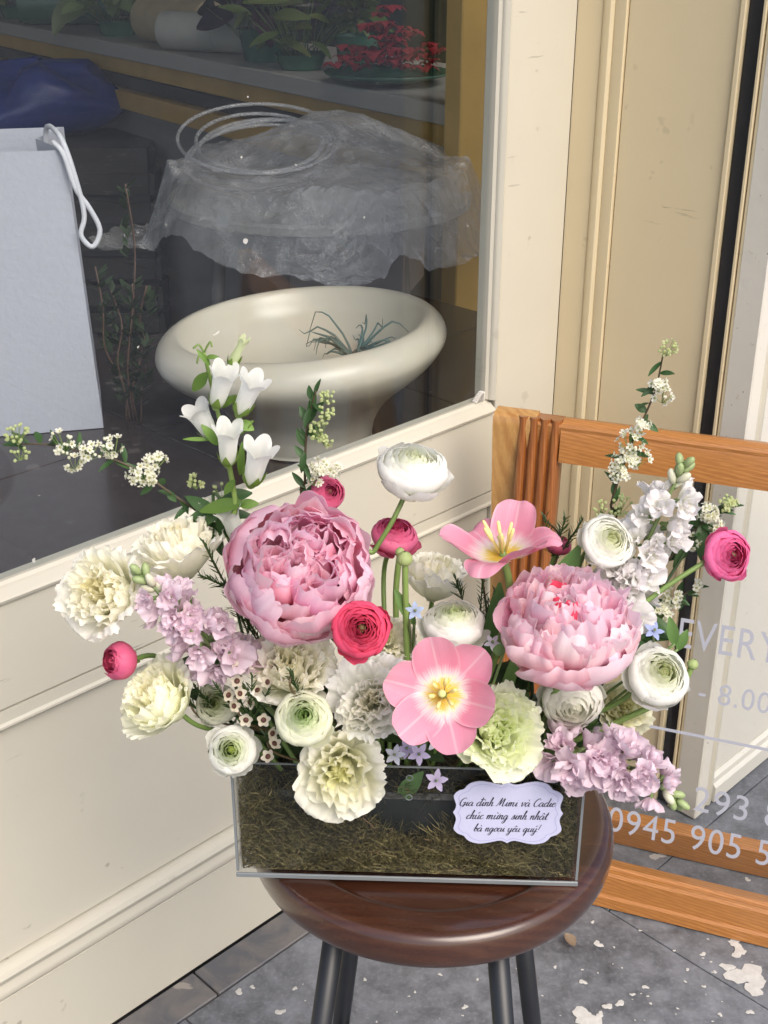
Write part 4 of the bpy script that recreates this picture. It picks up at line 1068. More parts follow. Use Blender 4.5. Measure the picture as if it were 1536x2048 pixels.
def tulip(px, py, Y, rpx, facing, label, style, roll=0.0, bx=None):
    P = at_y(px, py, Y); R = px2m(P, rpx); M = frame(P, facing, roll)
    root = thing('tulip', label, 'flower', M=M, group='open pink tulips'); rs = np.random.default_rng(int(px))
    for k in range(6):
        a = k * 1.047 + rnd.uniform(-.06, .06); o = k % 2; s = R * rnd.uniform(.96, 1.05)
        if style == 'flat': bz = [(.04 * R, -.20 * R), (.40 * s, -.30 * R), (.80 * s, -.02 * R + .05 * o * R), (1.03 * s, .16 * R + .05 * o * R)]
        else: bz = [(.04 * R, -.25 * R), (.55 * s, -.30 * R), (.90 * s, .28 * R), (1.12 * s, (-.12 if o else .36) * R)]
        addpetal(root, bz, .47 * R * (1 if not o else .94), a, 'petal_tulip', (1, 1, 1), nu=16, nv=14, vm=.66, base=.24, tipw=.16, tip=.16, tp=3.2, ruf=.022 * R, rf=1.3, wrap=.65, rmin=.5 * R, warp=.045 * R, pinch=.07 * R, rs=rs)
    for k in range(6):
        a = k * 1.047 + .5; l = (.46 if style == 'flat' else .62) * R * rnd.uniform(.85, 1.1); d = Vector((math.cos(a) * .42, math.sin(a) * .42, 1)).normalized()
        b_ = Vector((math.cos(a), math.sin(a), 0)) * .07 * R + Vector((0, 0, -.16 * R))
        m = MB().tube([b_, b_ + d * l * .45, b_ + d * l * .5, b_ + d * l * .75, b_ + d * l, b_ + d * l * 1.04], [.018 * R, .016 * R, .034 * R, .040 * R, .032 * R, .008 * R], 8).build('stamen', 'matte', root, True, (.86, .74, .30))
    MB().tube([(0, 0, -.2 * R), (0, 0, .08 * R), (0, 0, .16 * R), (0, 0, .18 * R)], [.05 * R, .055 * R, .075 * R, .03 * R], 10).build('pistil', 'matte', root, True, (.62, .62, .25))
    headstem(root, M, -.24 * R, bx=bx, r=.0032); return root

WHITE = (.88, .88, .85); CREAM = (.95, .94, .87); GRN_IN = (.58, .68, .36)
peony(600, 1143, .87, 136, (.06, 1, .34), (.90, .53, .64), (.96, .72, .80), (.8, .3, .45), 'large full rose pink peony beside the coral ranunculus', .2, False, 1, 1.25, .06)
peony(1137, 1258, .86, 122, (.10, .75, .85), (.93, .63, .71), (.97, .80, .86), (.85, .08, .15), 'large blush pink peony with coral centre above the lilac stock', .9, True, 5, 1.9, .22)
RG = 'white ranunculus in the arrangement'
ranunculus(828, 930, .96, 66, (.12, .60, .80), WHITE, (.82, .84, .66), 'white ranunculus on a tall bare stem above the pink ones', 8, 1.0, 5, group=RG, via=[at_y(785, 1042, .95), at_y(750, 1100, .945), at_y(725, 1150, .94)], bx=-.03)
ranunculus(908, 1240, .89, 60, (.02, .65, .85), WHITE, (.66, .74, .44), 'white ranunculus with green eye between the two tulips', 10, 1.0, 4, (.30, .38, .12), group=RG)
ranunculus(1217, 1082, .93, 50, (.35, .8, .35), WHITE, (.80, .82, .58), 'white ranunculus in front of the white stock spike', 8, 1.0, 4, group=RG)
ranunculus(1320, 1350, .88, 60, (.30, .75, .35), WHITE, (.66, .70, .40), 'white ranunculus on a long arching stem beside the sign lettering', 9, .9, 4, (.34, .36, .16), group=RG, via=[at_y(1270, 1380, .89), at_y(1205, 1420, .90)], bx=.10)
ranunculus(608, 1436, .82, 54, (.0, 1, .28), (.84, .85, .72), (.46, .60, .24), 'cream ranunculus with pale green heart above the ruffled bloom on the box', 11, .75, 3, group=RG)
ranunculus(464, 1500, .84, 46, (-.12, 1, .05), WHITE, (.46, .56, .18), 'small white ranunculus with open outer petals at the box corner', 8, .9, 6, (.30, .38, .08), group=RG)
ranunculus(432, 1408, .89, 40, (-.2, 1, .1), (.82, .82, .70), (.50, .56, .26), 'half hidden cream ranunculus behind the waxflower', 8, .8, 3, group=RG)
ranunculus(1146, 1408, .875, 58, (.1, .5, -.35), (.86, .85, .80), (.80, .80, .7), 'loose white ranunculus hanging under the blush peony', 7, 1.0, 6, group=RG)
PG = 'pink ranunculus in the arrangement'
HOT = (.80, .085, .17); ROSE = (.80, .16, .30)
ranunculus(722, 1258, .815, 55, (.10, 1, .10), HOT, (.62, .05, .10), 'coral pink ranunculus in front of the rose pink peony', 9, .95, 3, (.22, .16, .07), 'petal_coral', group=PG)
ranunculus(790, 1068, .98, 44, (.15, .6, .6), ROSE, (.75, .10, .22), 'rose ranunculus behind the bare green stem of the tall white one', 7, .8, 3, None, 'petal_coral', group=PG)
ranunculus(656, 985, .99, 34, (.35, .8, .25), ROSE, (.62, .08, .18), 'small rose ranunculus above the rose pink peony', 7, .6, 2, (.25, .10, .08), 'petal_coral', group=PG)
ranunculus(236, 1322, .87, 38, (-.55, .55, .05), (.72, .12, .24), (.7, .1, .2), 'closed rose pink ranunculus bud below the ruffled white bloom', 6, .15, 0, None, 'petal_coral', group=PG, bx=-.08, squash=1.15)
ranunculus(1458, 1110, .93, 47, (.55, .85, .1), (.85, .17, .36), (.62, .06, .16), 'bright pink ranunculus on a long green stem beside the sign', 8, .9, 4, (.25, .17, .10), 'petal_coral', group=PG, via=[at_y(1400, 1130, .93), at_y(1310, 1190, .92), at_y(1245, 1250, .92)], bx=.12)
ranunculus(1117, 1087, .99, 27, (.2, .3, .9), (.74, .13, .25), (.7, .1, .2), 'closed rose bud tucked behind the side facing tulip', 6, .2, 0, None, 'petal_coral', group=PG)
lisianthus(203, 1180, .88, 84, (-.55, .85, .25), CREAM, (.80, .76, .52), 'ruffled white lisianthus leaning out over the cream wall', 1, bx=-.09)
lisianthus(355, 1082, .95, 78, (-.15, .35, .9), CREAM, (.82, .78, .58), 'ruffled white lisianthus seen from the side below the bellflowers', 1, bx=-.07)
lisianthus(308, 1392, .86, 72, (-.55, .6, .45), (.93, .93, .79), (.88, .86, .66), 'cream half open lisianthus low beside the pink bud', 1, bx=-.09, fr=.6, squash=1.1)
lisianthus(585, 1325, .87, 84, (.0, .85, .5), CREAM, (.82, .80, .60), 'ruffled white lisianthus directly under the rose pink peony', 1)
lisianthus(745, 1402, .84, 74, (-.1, 1, .05), WHITE, (.84, .82, .68), 'frilly white lisianthus beside the flat open tulip', 1, sx=.95, sy=1.12)
lisianthus(680, 1545, .815, 78, (-.08, 1, -.22), (.88, .87, .77), (.78, .77, .48), 'frilled white lisianthus drooping over the front of the clear box', 0, bx=.0, sx=.92, sy=1.22)
lisianthus(1000, 1458, .85, 84, (.25, .85, .1), (.91, .93, .78), (.80, .85, .58), 'greenish cream frilled lisianthus above the greeting card', 1)
lisianthus(872, 1142, 1.0, 60, (.1, .35, .9), CREAM, (.80, .78, .6), 'ruffled white lisianthus at the back behind the green ranunculus stems', 0)
lisianthus(775, 1275, .91, 48, (.2, .9, .3), CREAM, (.82, .80, .6), 'small ruffled white lisianthus half hidden behind the coral ranunculus', 1)
lisianthus(1250, 1410, .92, 52, (.35, .9, .2), (.86, .85, .68), (.82, .80, .5), 'cream frilled lisianthus behind the arching white ranunculus stem', 1)
tulip(885, 1388, .80, 112, (-.06, 1, .05), 'wide open pink tulip facing out above the clear box', 'flat', .95)
tulip(1003, 1088, .90, 104, (-.15, .48, .9), 'open pink tulip facing up with long yellow stamens', 'cup', .3)

# ---- stocks: spikes of small double florets
FL = {}
def floret_parts(key, mat, R):
    if key in FL: return FL[key]
    out = []
    hold = bpy.data.objects.new('h', None)
    for i in range(7):
        t = i % 2
        P, f, uv = petal([(.04 * R, -.4 * R), (.30 * R, -.30 * R), (.70 * R, .05 * R), ((1.0 - .35 * t) * R, (.12 + .30 * t) * R * rnd.uniform(.5, 1.3))], .52 * R, nu=9, nv=6, vm=.7, base=.2, tipw=.1, tip=.14, ruf=.11 * R, rf=1.7, warp=.17 * R, wrap=.6, rmin=.4 * R, jag=.02, rexp=1.5) if i else petal([(.04 * R, -.4 * R), (.2 * R, -.2 * R), (.4 * R, .3 * R), (.75 * R, .45 * R)], .5 * R, nu=9, nv=6, vm=.7, base=.2, tipw=.1, tip=.1, ruf=.12 * R, rf=1.4, warp=.15 * R, wrap=.5, rmin=.4 * R, jag=.02)
        o = mk('petal', P, f, mat, None, True, uv); out.append((o.data, t)); bpy.data.objects.remove(o)
    P = MB().lathe([(.05 * R, -1.0 * R), (.12 * R, -.95 * R), (.16 * R, -.4 * R), (.10 * R, -.30 * R)], 7)
    c = P.build('floret', 'stem', None, True); cm = c.data; bpy.data.objects.remove(c); bpy.data.objects.remove(hold)
    FL[key] = (out, cm); return FL[key]
def stock(pts, rpx, n, col, mat, label, seed, tmax=.86, bx=.0, front=.6):
    r_ = random.Random(seed); sp_ = spline(pts, 10); root_p = sp_[0]
    M = Matrix.Translation(root_p); root = thing('stock_spike', label, 'flower', M=M, group='stock flower spikes')
    stem(root, M, [BASE(bx)] + list(pts), .0026, (.17, .24, .09), taper=.6)
    R = px2m(root_p, rpx); pet, cm = floret_parts(mat, mat, 1.0)
    rt, tw, up = basis(root_p)
    for k in range(n):
        t = tmax * (k + .3) / n; i = t * (len(sp_) - 1); p = sp_[int(i)].lerp(sp_[min(int(i) + 1, len(sp_) - 1)], i % 1)
        tg = (sp_[min(int(i) + 2, len(sp_) - 1)] - sp_[max(int(i) - 1, 0)]).normalized()
        a = k * 2.4 + r_.uniform(-.3, .3); o1 = tg.orthogonal().normalized(); o2 = tg.cross(o1)
        d = (o1 * math.cos(a) + o2 * math.sin(a) + tg * .35 + tw * front).normalized(); s = R * (1.10 - .35 * t) * r_.uniform(.78, 1.18)
        d = (d + Vector((r_.uniform(-.35, .35), r_.uniform(-.2, .2), r_.uniform(-.35, .35)))).normalized(); c = p + d * s * r_.uniform(1.0, 1.6) - root_p; x = d.orthogonal().normalized()
        Mf = Matrix((x, d.cross(x), d)).transposed().to_4x4(); Mf.translation = c
        Mf = Mf @ Matrix.Rotation(r_.uniform(0, 6.28), 4, 'Z') @ Matrix.Scale(s, 4)
        fl = bpy.data.objects.new('floret', cm); COL.objects.link(fl); fl.parent = root; fl.matrix_basis = Mf; fl.color = (.16, .24, .08, 1)
        for j in range(9):
            me, tp_ = pet[r_.randrange(7)]
            inner = j >= 5
            o = bpy.data.objects.new('petal', me); COL.objects.link(o); o.parent = fl
            o.matrix_basis = Matrix.Rotation(j * (1.257 if not inner else 2.09) + r_.uniform(-.2, .2) + (.6 if inner else 0), 4, 'Z') @ Matrix.Rotation(r_.uniform(-.3, .1) - (.45 if inner else 0), 4, 'Y') @ Matrix.Scale(r_.uniform(.85, 1.1) * (.62 if inner else 1), 4)
            kk = r_.uniform(.9, 1.06); o.color = (*[min(1, x_ * kk) for x_ in col], 1)
    for k in range(8):
        t = tmax + (1 - tmax) * (k / 7); i = t * (len(sp_) - 1.001); p = sp_[int(i)].lerp(sp_[int(i) + 1], i % 1); a = k * 2.4
        tg = (sp_[-1] - sp_[-4]).normalized(); o1 = tg.orthogonal().normalized(); o2 = tg.cross(o1)
        d = (o1 * math.cos(a) + o2 * math.sin(a) + tg * (.5 + t)).normalized(); s = R * .36 * (1.25 - .4 * t)
        q0 = p + d * s * .4 - root_p
        MB().tube([q0, q0 + d * s * .7, q0 + d * s * 1.6, q0 + d * s * 2.2, q0 + d * s * 2.4], [s * .35, s * .62, s * .66, s * .40, s * .08], 7).build('bud', 'stem', root, True, (.30, .38, .17) if k > 2 else (.60, .60, .45))
    return root
LIL = (.86, .72, .80)
stock([at_y(470, 1345, .88), at_y(415, 1285, .865), at_y(355, 1225, .86), at_y(285, 1150, .87)], 40, 26, LIL, 'petal_lilac', 'pale lilac stock spike beside the ruffled white lisianthus on the left wall side', 1, .84, -.06)
stock([at_y(1235, 1240, .93), at_y(1265, 1150, .945), at_y(1310, 1050, .95), at_y(1365, 935, .955)], 41, 30, (.88, .86, .86), 'petal_white', 'tall white stock spike in front of the sign', 2, .88, .11)
stock([at_y(1105, 1500, .87), at_y(1190, 1520, .85), at_y(1270, 1540, .84), at_y(1355, 1600, .84)], 40, 27, LIL, 'petal_lilac', 'lilac stock spike drooping past the right end of the clear box', 3, .86, .12)

# ---- bellflower stem
bp = [at_y(482, 1120, .95), at_y(470, 1000, .96), at_y(452, 900, .965), at_y(430, 800, .97), at_y(408, 705, .97)]
M = Matrix.Translation(bp[0]); bell_root = thing('bellflower_stem', 'tall stem of white bellflowers above the lisianthus', 'flower', M=M)
stem(bell_root, M, [BASE(-.05)] + bp, .0030, (.20, .30, .07), taper=.5)
def bell(root, M, b, m, wpx, col, opened=1.0):
    b = Vector(b); ax = (m - b); l = ax.length; ax.normalize(); x = ax.orthogonal().normalized()
    T = M.inverted() @ (Matrix.Translation(b) @ Matrix((x, ax.cross(x), ax)).transposed().to_4x4() @ Matrix.Rotation(rnd.uniform(0, 6.28), 4, 'Z'))
    w = px2m(b, wpx); n = 40; v = []; uv = []; rows = [(0, .30), (.05, .50), (.15, .62), (.35, .70), (.55, .74), (.72, .82), (.84, .94), (.93, 1.10), (1.0, 1.30)]
    for i, (t, r) in enumerate(rows):
        for k in range(n):
            a = 2 * math.pi * k / n; lobe = abs(math.cos(2.5 * a)) ** .8; rib = 1 + .045 * math.cos(5 * a)
            tt = t * (1 - (.17 * (1 - lobe)) * max(0, (t - .6) / .4)); rr = w * (r * opened if t > .5 else r * (.6 + .4 * opened)) * rib * (1 - .10 * (1 - lobe) * (t > .8))
            v.append(T @ Vector((rr * math.cos(a), rr * math.sin(a), tt * l))); uv.append((k / n * 3, .4 + .6 * t))
    f = [(i * n + k, i * n + (k + 1) % n, (i + 1) * n + (k + 1) % n, (i + 1) * n + k) for i in range(len(rows) - 1) for k in range(n)]
    o = mk('bell', v, f, 'petal_white', root, True, uv, col)
    for k in range(5):
        a = k * 1.257; P, ff, uv2 = petal([(.2 * w, -.02 * l), (.7 * w, .02 * l), (.85 * w, .2 * l), (.92 * w, .36 * l)], .40 * w, nu=4, nv=6, vm=.3, base=.8, tipw=.85, tip=.05, wrap=.9)
        P = rotz(P, a); P = [T @ Vector(p) for p in P]; mk('sepal', P, ff, 'leaf', o, True, uv2, (.20, .32, .06))
    MB().tube([T @ Vector((0, 0, -.10 * l)), T @ Vector((0, 0, -.03 * l)), T @ Vector((0, 0, .03 * l))], [.16 * w, .38 * w, .30 * w], 8).build('calyx', 'stem', o, True, (.20, .32, .07))
for (b_, m_, w_, op, dy) in [((432, 812), (452, 735), 25, 1, -.012), ((478, 828), (512, 752), 25, 1, -.012), ((424, 872), (388, 812), 25, 1.05, .004), ((456, 928), (457, 850), 25, 1, -.016), ((502, 968), (522, 888), 28, 1, -.016), ((478, 1082), (452, 1015), 26, .85, -.004), ((462, 732), (490, 674), 17, .55, -.004)]:
    bell(bell_root, M, at_y(*b_, .965 + dy), at_y(*m_, .960 + dy * 1.3), w_, (.86, .87, .84) if op > .6 else (.74, .80, .52), op)
Mi = M.inverted()
rt, tw, up = basis(bp[2])
def sleaf(root, Mi, p0, p1, Y, wpx, col, dy=-.004, nrm=None, **kw):
    a = at_y(*p0, Y); b_ = at_y(*p1, Y + dy); l = (b_ - a).length
    return leafobj(root, a, b_ - a, nrm or (Vector((rnd.uniform(-.3, .3), -.8, .6))), l, px2m(a, wpx), col, Mi=Mi, **kw)
for p0, p1, w in [((415, 745), (382, 785), 14), ((490, 1005), (392, 1018), 17), ((478, 845), (508, 858), 13), ((465, 870), (502, 842), 12), ((440, 815), (470, 790), 10), ((435, 890), (408, 850), 12), ((470, 960), (445, 990), 10), ((478, 1010), (515, 1005), 12), ((420, 730), (395, 700), 7), ((412, 715), (436, 712), 6), ((425, 760), (440, 735), 8), ((420, 880), (365, 875), 5), ((480, 950), (485, 890), 9)]:
    sleaf(bell_root, Mi, p0, p1, .958, w, (.16, .28, .06))
for (a0, b0_, c0) in [((408, 705), (398, 690), (386, 697)), ((409, 703), (420, 684), (424, 694)), ((410, 715), (398, 712), (394, 727))]:
    MB().tube([Mi @ q for q in spline([at_y(*a0, .97), at_y(*b0_, .968), at_y(*c0, .967)], 6)], .0009, 5).build('tendril', 'stem', bell_root, True, (.2, .3, .08))

# ---- spirea branches
def cluster(root, Mi, P, rpx, n, white, seed):
    r_ = random.Random(seed); R = px2m(P, rpx); rt, tw, up = basis(P)
    gp, gc, gs = MB(), MB(), MB(); base = P - up * R * .8 + tw * -R * .3
    for k in range(n):
        a = r_.uniform(0, 6.28); q = math.sqrt(r_.random()); d = (rt * math.cos(a) * q + up * math.sin(a) * q + tw * (.9 - .6 * q)).normalized()
        c = P + rt * math.cos(a) * q * R + up * math.sin(a) * q * R + tw * (1 - q * q) * R * .5
        gs.tube([Mi @ base, Mi @ (base.lerp(c, .6)), Mi @ c], .00028, 3, False)
        op = r_.random() < white; s = px2m(P, 8.5 if op else 3.6)
        if op:
            d = (d + Vector((r_.uniform(-.4, .4), r_.uniform(-.4, .4), r_.uniform(-.4, .4)))).normalized(); x = d.orthogonal().normalized(); y = d.cross(x)
            for j in range(5):
                b_ = j * 1.257 + a; e1 = x * math.cos(b_) + y * math.sin(b_); e2 = y * math.cos(b_) - x * math.sin(b_)
                vv = [c, c + e1 * s * .45 - e2 * s * .36 + d * s * .18, c + e1 * s * .95 - e2 * s * .30 + d * s * .42, c + e1 * s * 1.02 + e2 * s * .30 + d * s * .42, c + e1 * s * .45 + e2 * s * .36 + d * s * .18]
                gp.add([Mi @ p for p in vv], [(0, 1, 2, 3, 4)], [(.5, .3), (.2, .6), (.3, 1), (.7, 1), (.8, .6)])
            cc = c + d * s * .22
            gc.tube([Mi @ (cc - d * s * .12), Mi @ cc, Mi @ (cc + d * s * .08)], [s * .30, s * .32, s * .1], 6)
        else:
            gp.tube([Mi @ (c - d * s), Mi @ (c - d * s * .3), Mi @ (c + d * s * .5), Mi @ (c + d * s)], [s * .4, s * .95, s * .9, s * .3], 6, u=.5)
    o = gp.build('flower_cluster', 'petal_white', root, False, (.86, .86, .76) if white > .4 else (.60, .66, .36), True)
    gs.build('flower_stalks', 'stem', o, True, (.22, .32, .10))
    if gc.v: gc.build('flower_centres', 'matte', o, True, (.36, .36, .14))
def spirea(path, Y, clusters, leaves, label, bx, seed, dy=0.0):
    n_ = len(path); pts = [at_y(x, y, Y + dy * i / (n_ - 1)) for i, (x, y) in enumerate(path)]
    M = Matrix.Translation(pts[0]); root = thing('spirea_branch', label, 'branch', M=M, group='spirea branches'); Mi = M.inverted(); r_ = random.Random(seed)
    stem(root, M, [BASE(bx)] + pts, .0014, (.075, .055, .03), name='twig', taper=.5)
    for i, (x, y, r, n2, wh) in enumerate(clusters):
        # depth of the branch beside this cluster
        best = min(range(n_), key=lambda k: (path[k][0] - x) ** 2 + (path[k][1] - y) ** 2); Yc = Y + dy * best / (n_ - 1) - .006
        cluster(root, Mi, at_y(x, y, Yc), r, n2, wh, seed * 31 + i)
    sp_ = spline(pts, 10)
    for k in range(leaves):
        i = int((k + .5) / leaves * (len(sp_) - 2)); p = sp_[i]; tg = (sp_[i + 1] - sp_[i]).normalized(); rt, tw, up = basis(p)
        sd = (rt * r_.uniform(-1, 1) + up * r_.uniform(-.8, 1) + tw * r_.uniform(-.3, .6)).normalized()
        d = (tg * .5 + sd).normalized(); nn = (tw * .7 + up * .5 + rt * r_.uniform(-.7, .7))
        leafobj(root, p, d, nn, px2m(p, r_.uniform(28, 46)), px2m(p, r_.uniform(6, 10)), (.055, .12, .045), Mi=Mi, curl=r_.uniform(.0, .35))
    return root
spirea([(455, 1075), (405, 1030), (340, 985), (290, 950), (230, 920), (150, 900), (80, 888), (12, 892)], .985, [(285, 940, 34, 34, .95), (312, 922, 20, 14, .9), (228, 893, 24, 18, .75), (178, 902, 24, 14, .6), (128, 886, 30, 20, .5), (148, 925, 22, 10, .6), (34, 868, 24, 26, .0), (38, 905, 20, 10, .0), (392, 965, 17, 14, .2), (443, 985, 20, 12, .0), (405, 1010, 16, 14, .6), (440, 1020, 18, 16, .8)], 30, 'flowering spirea branch reaching out sideways in front of the window', -.06, 11)
spirea([(615, 1040), (610, 960), (612, 880), (618, 830), (632, 782)], .985, [(655, 795, 16, 16, 0), (650, 825, 18, 18, 0), (640, 862, 22, 22, .05), (650, 880, 18, 12, .1), (640, 935, 20, 20, .95), (668, 940, 14, 12, .8), (628, 962, 12, 8, .7)], 26, 'short upright spirea branch above the rose pink peony', .0, 12)
spirea([(1212, 1075), (1222, 1010), (1240, 950), (1262, 890), (1288, 835), (1312, 775), (1328, 700)], .985, [(1262, 885, 26, 18, .9), (1250, 925, 26, 20, .8), (1282, 850, 18, 12, .9), (1278, 915, 22, 16, .85), (1240, 945, 22, 16, .6), (1315, 770, 18, 10, .95), (1325, 790, 20, 10, .6), (1332, 697, 20, 16, .15), (1240, 1012, 24, 22, 0), (1205, 1018, 20, 14, 0)], 20, 'tall flowering spirea branch rising above the sign top rail', .08, 13)
spirea([(1260, 1230), (1330, 1130), (1390, 1060), (1455, 1005)], .975, [(1455, 1008, 18, 26, .3), (1415, 1025, 18, 20, .9), (1430, 1052, 16, 16, .8), (1385, 1085, 16, 12, .5)], 26, 'leafy spirea branch behind the bright pink ranunculus', .12, 14)
spirea([(1225, 1300), (1290, 1245), (1340, 1205), (1400, 1172)], .96, [(1320, 1222, 22, 26, .9), (1345, 1195, 18, 18, .9), (1395, 1175, 12, 8, .7), (1300, 1240, 16, 12, .7)], 20, 'low spirea branch under the long pink ranunculus stem', .12, 15)

# ---- waxflower and needle foliage
def needles(root, Mi, a, b_, Y, n, lpx, col, seed):
    r_ = random.Random(seed); A_ = at_y(*a, Y); B_ = at_y(*b_, Y - .004); g = MB(); tg = (B_ - A_).normalized(); o1 = tg.orthogonal().normalized(); o2 = tg.cross(o1)
    g.tube([Mi @ A_, Mi @ A_.lerp(B_, .5), Mi @ B_], .0007, 4)
    for k in range(n):
        t = (k + .5) / n; p = A_.lerp(B_, t); q = k * 2.2 + r_.uniform(-.4, .4); d = (o1 * math.cos(q) + o2 * math.sin(q) + tg * .75).normalized(); l = px2m(p, lpx * r_.uniform(.7, 1.15) * (1 - .35 * t)); s = d.cross(tg).normalized() * .00075
        e = p + d * l + tg * l * .15
        g.add([Mi @ (p - s * .6), Mi @ (p + s * .6), Mi @ (p.lerp(e, .55) + s), Mi @ e, Mi @ (p.lerp(e, .55) - s)], [(0, 1, 2, 3, 4)], [(.2, .2), (.8, .2), (.8, .6), (.5, 1), (.2, .6)])
    o = g.build('needle_foliage', 'leaf', root, False, col, True); o['kind'] = 'stuff'; return o
def sprig(label, base_px, Y, segs, blossoms, seed, bx, group='waxflower sprigs'):
    P0 = at_y(*base_px, Y); M = Matrix.Translation(P0); Mi = M.inverted(); root = thing('waxflower_sprig', label, 'sprig', M=M, group=group); r_ = random.Random(seed)
    stem(root, M, [BASE(bx), P0, at_y(*segs[0][1], Y)], .0010, (.10, .07, .03), name='twig')
    for i, (a, b_) in enumerate(segs): needles(root, Mi, a, b_, Y - .003 * i, 34, 26, (.05, .095, .03), seed * 17 + i)
    for (x, y) in blossoms:
        c = at_y(x, y, Y - .012 + r_.uniform(-.004, .004)); R = px2m(c, 14.5); rt, tw, up = basis(c); d = (tw + rt * r_.uniform(-.8, .8) + up * r_.uniform(-.3, .7)).normalized(); xx = d.orthogonal().normalized()
        T = Mi @ (Matrix.Translation(c) @ Matrix((xx, d.cross(xx), d)).transposed().to_4x4())
        g = MB()
        for j in range(5):
            P, f, uv = petal([(.15 * R, -.1 * R), (.5 * R, -.15 * R), (.8 * R, .05 * R), (1.0 * R, .30 * R)], .52 * R, nu=6, nv=4, vm=.6, base=.4, tipw=.3, tip=.3, wrap=.8, rmin=.5 * R)
            P = rotz(P, j * 1.257); g.add([T @ Vector(p) for p in P], f, uv)
        o = g.build('blossom', 'petal_white', root, True, (.74, .68, .58), True)
        MB().tube([T @ Vector((0, 0, -.5 * R)), T @ Vector((0, 0, -.1 * R)), T @ Vector((0, 0, .02 * R)), T @ Vector((0, 0, .06 * R))], [.10 * R, .34 * R, .40 * R, .1 * R], 10).build('blossom_centre', 'matte', o, True, (.085, .03, .02))
sprig('cream waxflower sprig with dark centres beside the lilac stock', (500, 1450), .86, [((500, 1450), (470, 1370)), ((505, 1440), (540, 1375)), ((470, 1420), (430, 1370)), ((500, 1430), (505, 1350))], [(475, 1337), (474, 1362), (457, 1390), (480, 1387), (535, 1364), (515, 1380), (500, 1405), (468, 1412), (492, 1440)], 1, -.04)
sprig('waxflower sprig low at the back of the small white ranunculus', (560, 1510), .85, [((560, 1510), (530, 1470)), ((550, 1500), (560, 1450))], [(545, 1467), (549, 1487), (536, 1513), (527, 1440)], 2, -.02)
SG = 'needle leaved filler sprigs'
for i, (bpx, Y, segs, lab, bx) in enumerate([
    ((600, 1400), .835, [((603, 1400), (580, 1342))], 'needle leaved sprig standing before the white bloom under the rose peony', .0),
    ((470, 1200), .90, [((470, 1205), (405, 1080)), ((480, 1240), (450, 1170)), ((465, 1180), (400, 1150))], 'needle leaved sprig on the wall side of the rose pink peony', -.04),
    ((420, 1440), .89, [((420, 1440), (375, 1400)), ((430, 1420), (388, 1372))], 'dark needle leaved sprig beside the cream half open lisianthus', -.06),
    ((1110, 1130), .985, [((1105, 1110), (1088, 1030)), ((1115, 1095), (1130, 1035)), ((1125, 1100), (1165, 1040))], 'needle leaved sprig rising behind the closed rose bud', .06),
    ((965, 1280), .95, [((960, 1250), (965, 1150)), ((925, 1200), (912, 1160)), ((970, 1240), (990, 1180))], 'thin needle leaved sprig between the two tulips', .04),
    ((660, 1440), .87, [((660, 1440), (640, 1380)), ((690, 1470), (672, 1410))], 'needle leaved sprig behind the frilled drooping bloom', .01),
    ((500, 1240), .90, [((500, 1280), (470, 1190)), ((520, 1290), (490, 1240))], 'needle leaved sprig under the edge of the rose peony', -.03)]):
    sprig(lab, bpx, Y, segs, [], 20 + i, bx, SG)

# ---- little five-petalled blue stars
TG = 'small blue star flowers'
def star(px, py, Y, rpx, facing, col, label, bx):
    P = at_y(px, py, Y); R = px2m(P, rpx); M = frame(P, facing); root = thing('star_flower', label, 'flower', M=M, group=TG)
    for k in range(5):
        addpetal(root, [(.05 * R, -.1 * R), (.35 * R, 0), (.7 * R, .08 * R), (1.0 * R, .02 * R)], .27 * R, k * 1.257, 'petal_lilac', col, nu=6, nv=6, vm=.6, base=.35, tipw=.45, tip=.2, wrap=.3, rmin=.5 * R, warp=.03 * R)
    MB().tube([(0, 0, -.1 * R), (0, 0, .12 * R), (0, 0, .2 * R)], [.14 * R, .15 * R, .05 * R], 7).build('star_centre', 'matte', root, True, (.30, .33, .50))
    headstem(root, M, -.1 * R, r=.0011, bx=bx, col=(.16, .2, .08))
for (x, y, Y, r, fc, c, lab) in [(830, 1222, .86, 20, (.1, 1, .2), (.45, .56, .80), 'pale blue star flower beside the white green eyed ranunculus'), (790, 1510, .828, 22, (-.2, 1, .1), (.62, .66, .78), 'pale star flower hanging at the box rim near the drooping bloom'),
    (814, 1497, .832, 22, (0, 1, .2), (.55, .50, .72), 'lilac star flower just under the wide open tulip'), (838, 1508, .822, 24, (.1, 1, -.1), (.56, .50, .72), 'lilac star flower at the clear box rim above the vent holes'), (872, 1485, .835, 21, (.2, 1, .2), (.66, .66, .76), 'white star flower tucked under the tulip petal'),
    (873, 1561, .842, 24, (.0, 1, .0), (.56, .50, .72), 'lilac star flower hanging against the clear front panel'), (1308, 1262, .90, 22, (.2, .8, .5), (.42, .50, .80), 'blue star flower near the sign lettering'), (985, 1285, .87, 18, (0, 1, .3), (.66, .66, .76), 'white star flower between tulip and blush peony')]:
    star(x, y, Y, r, fc, c, lab, .03)

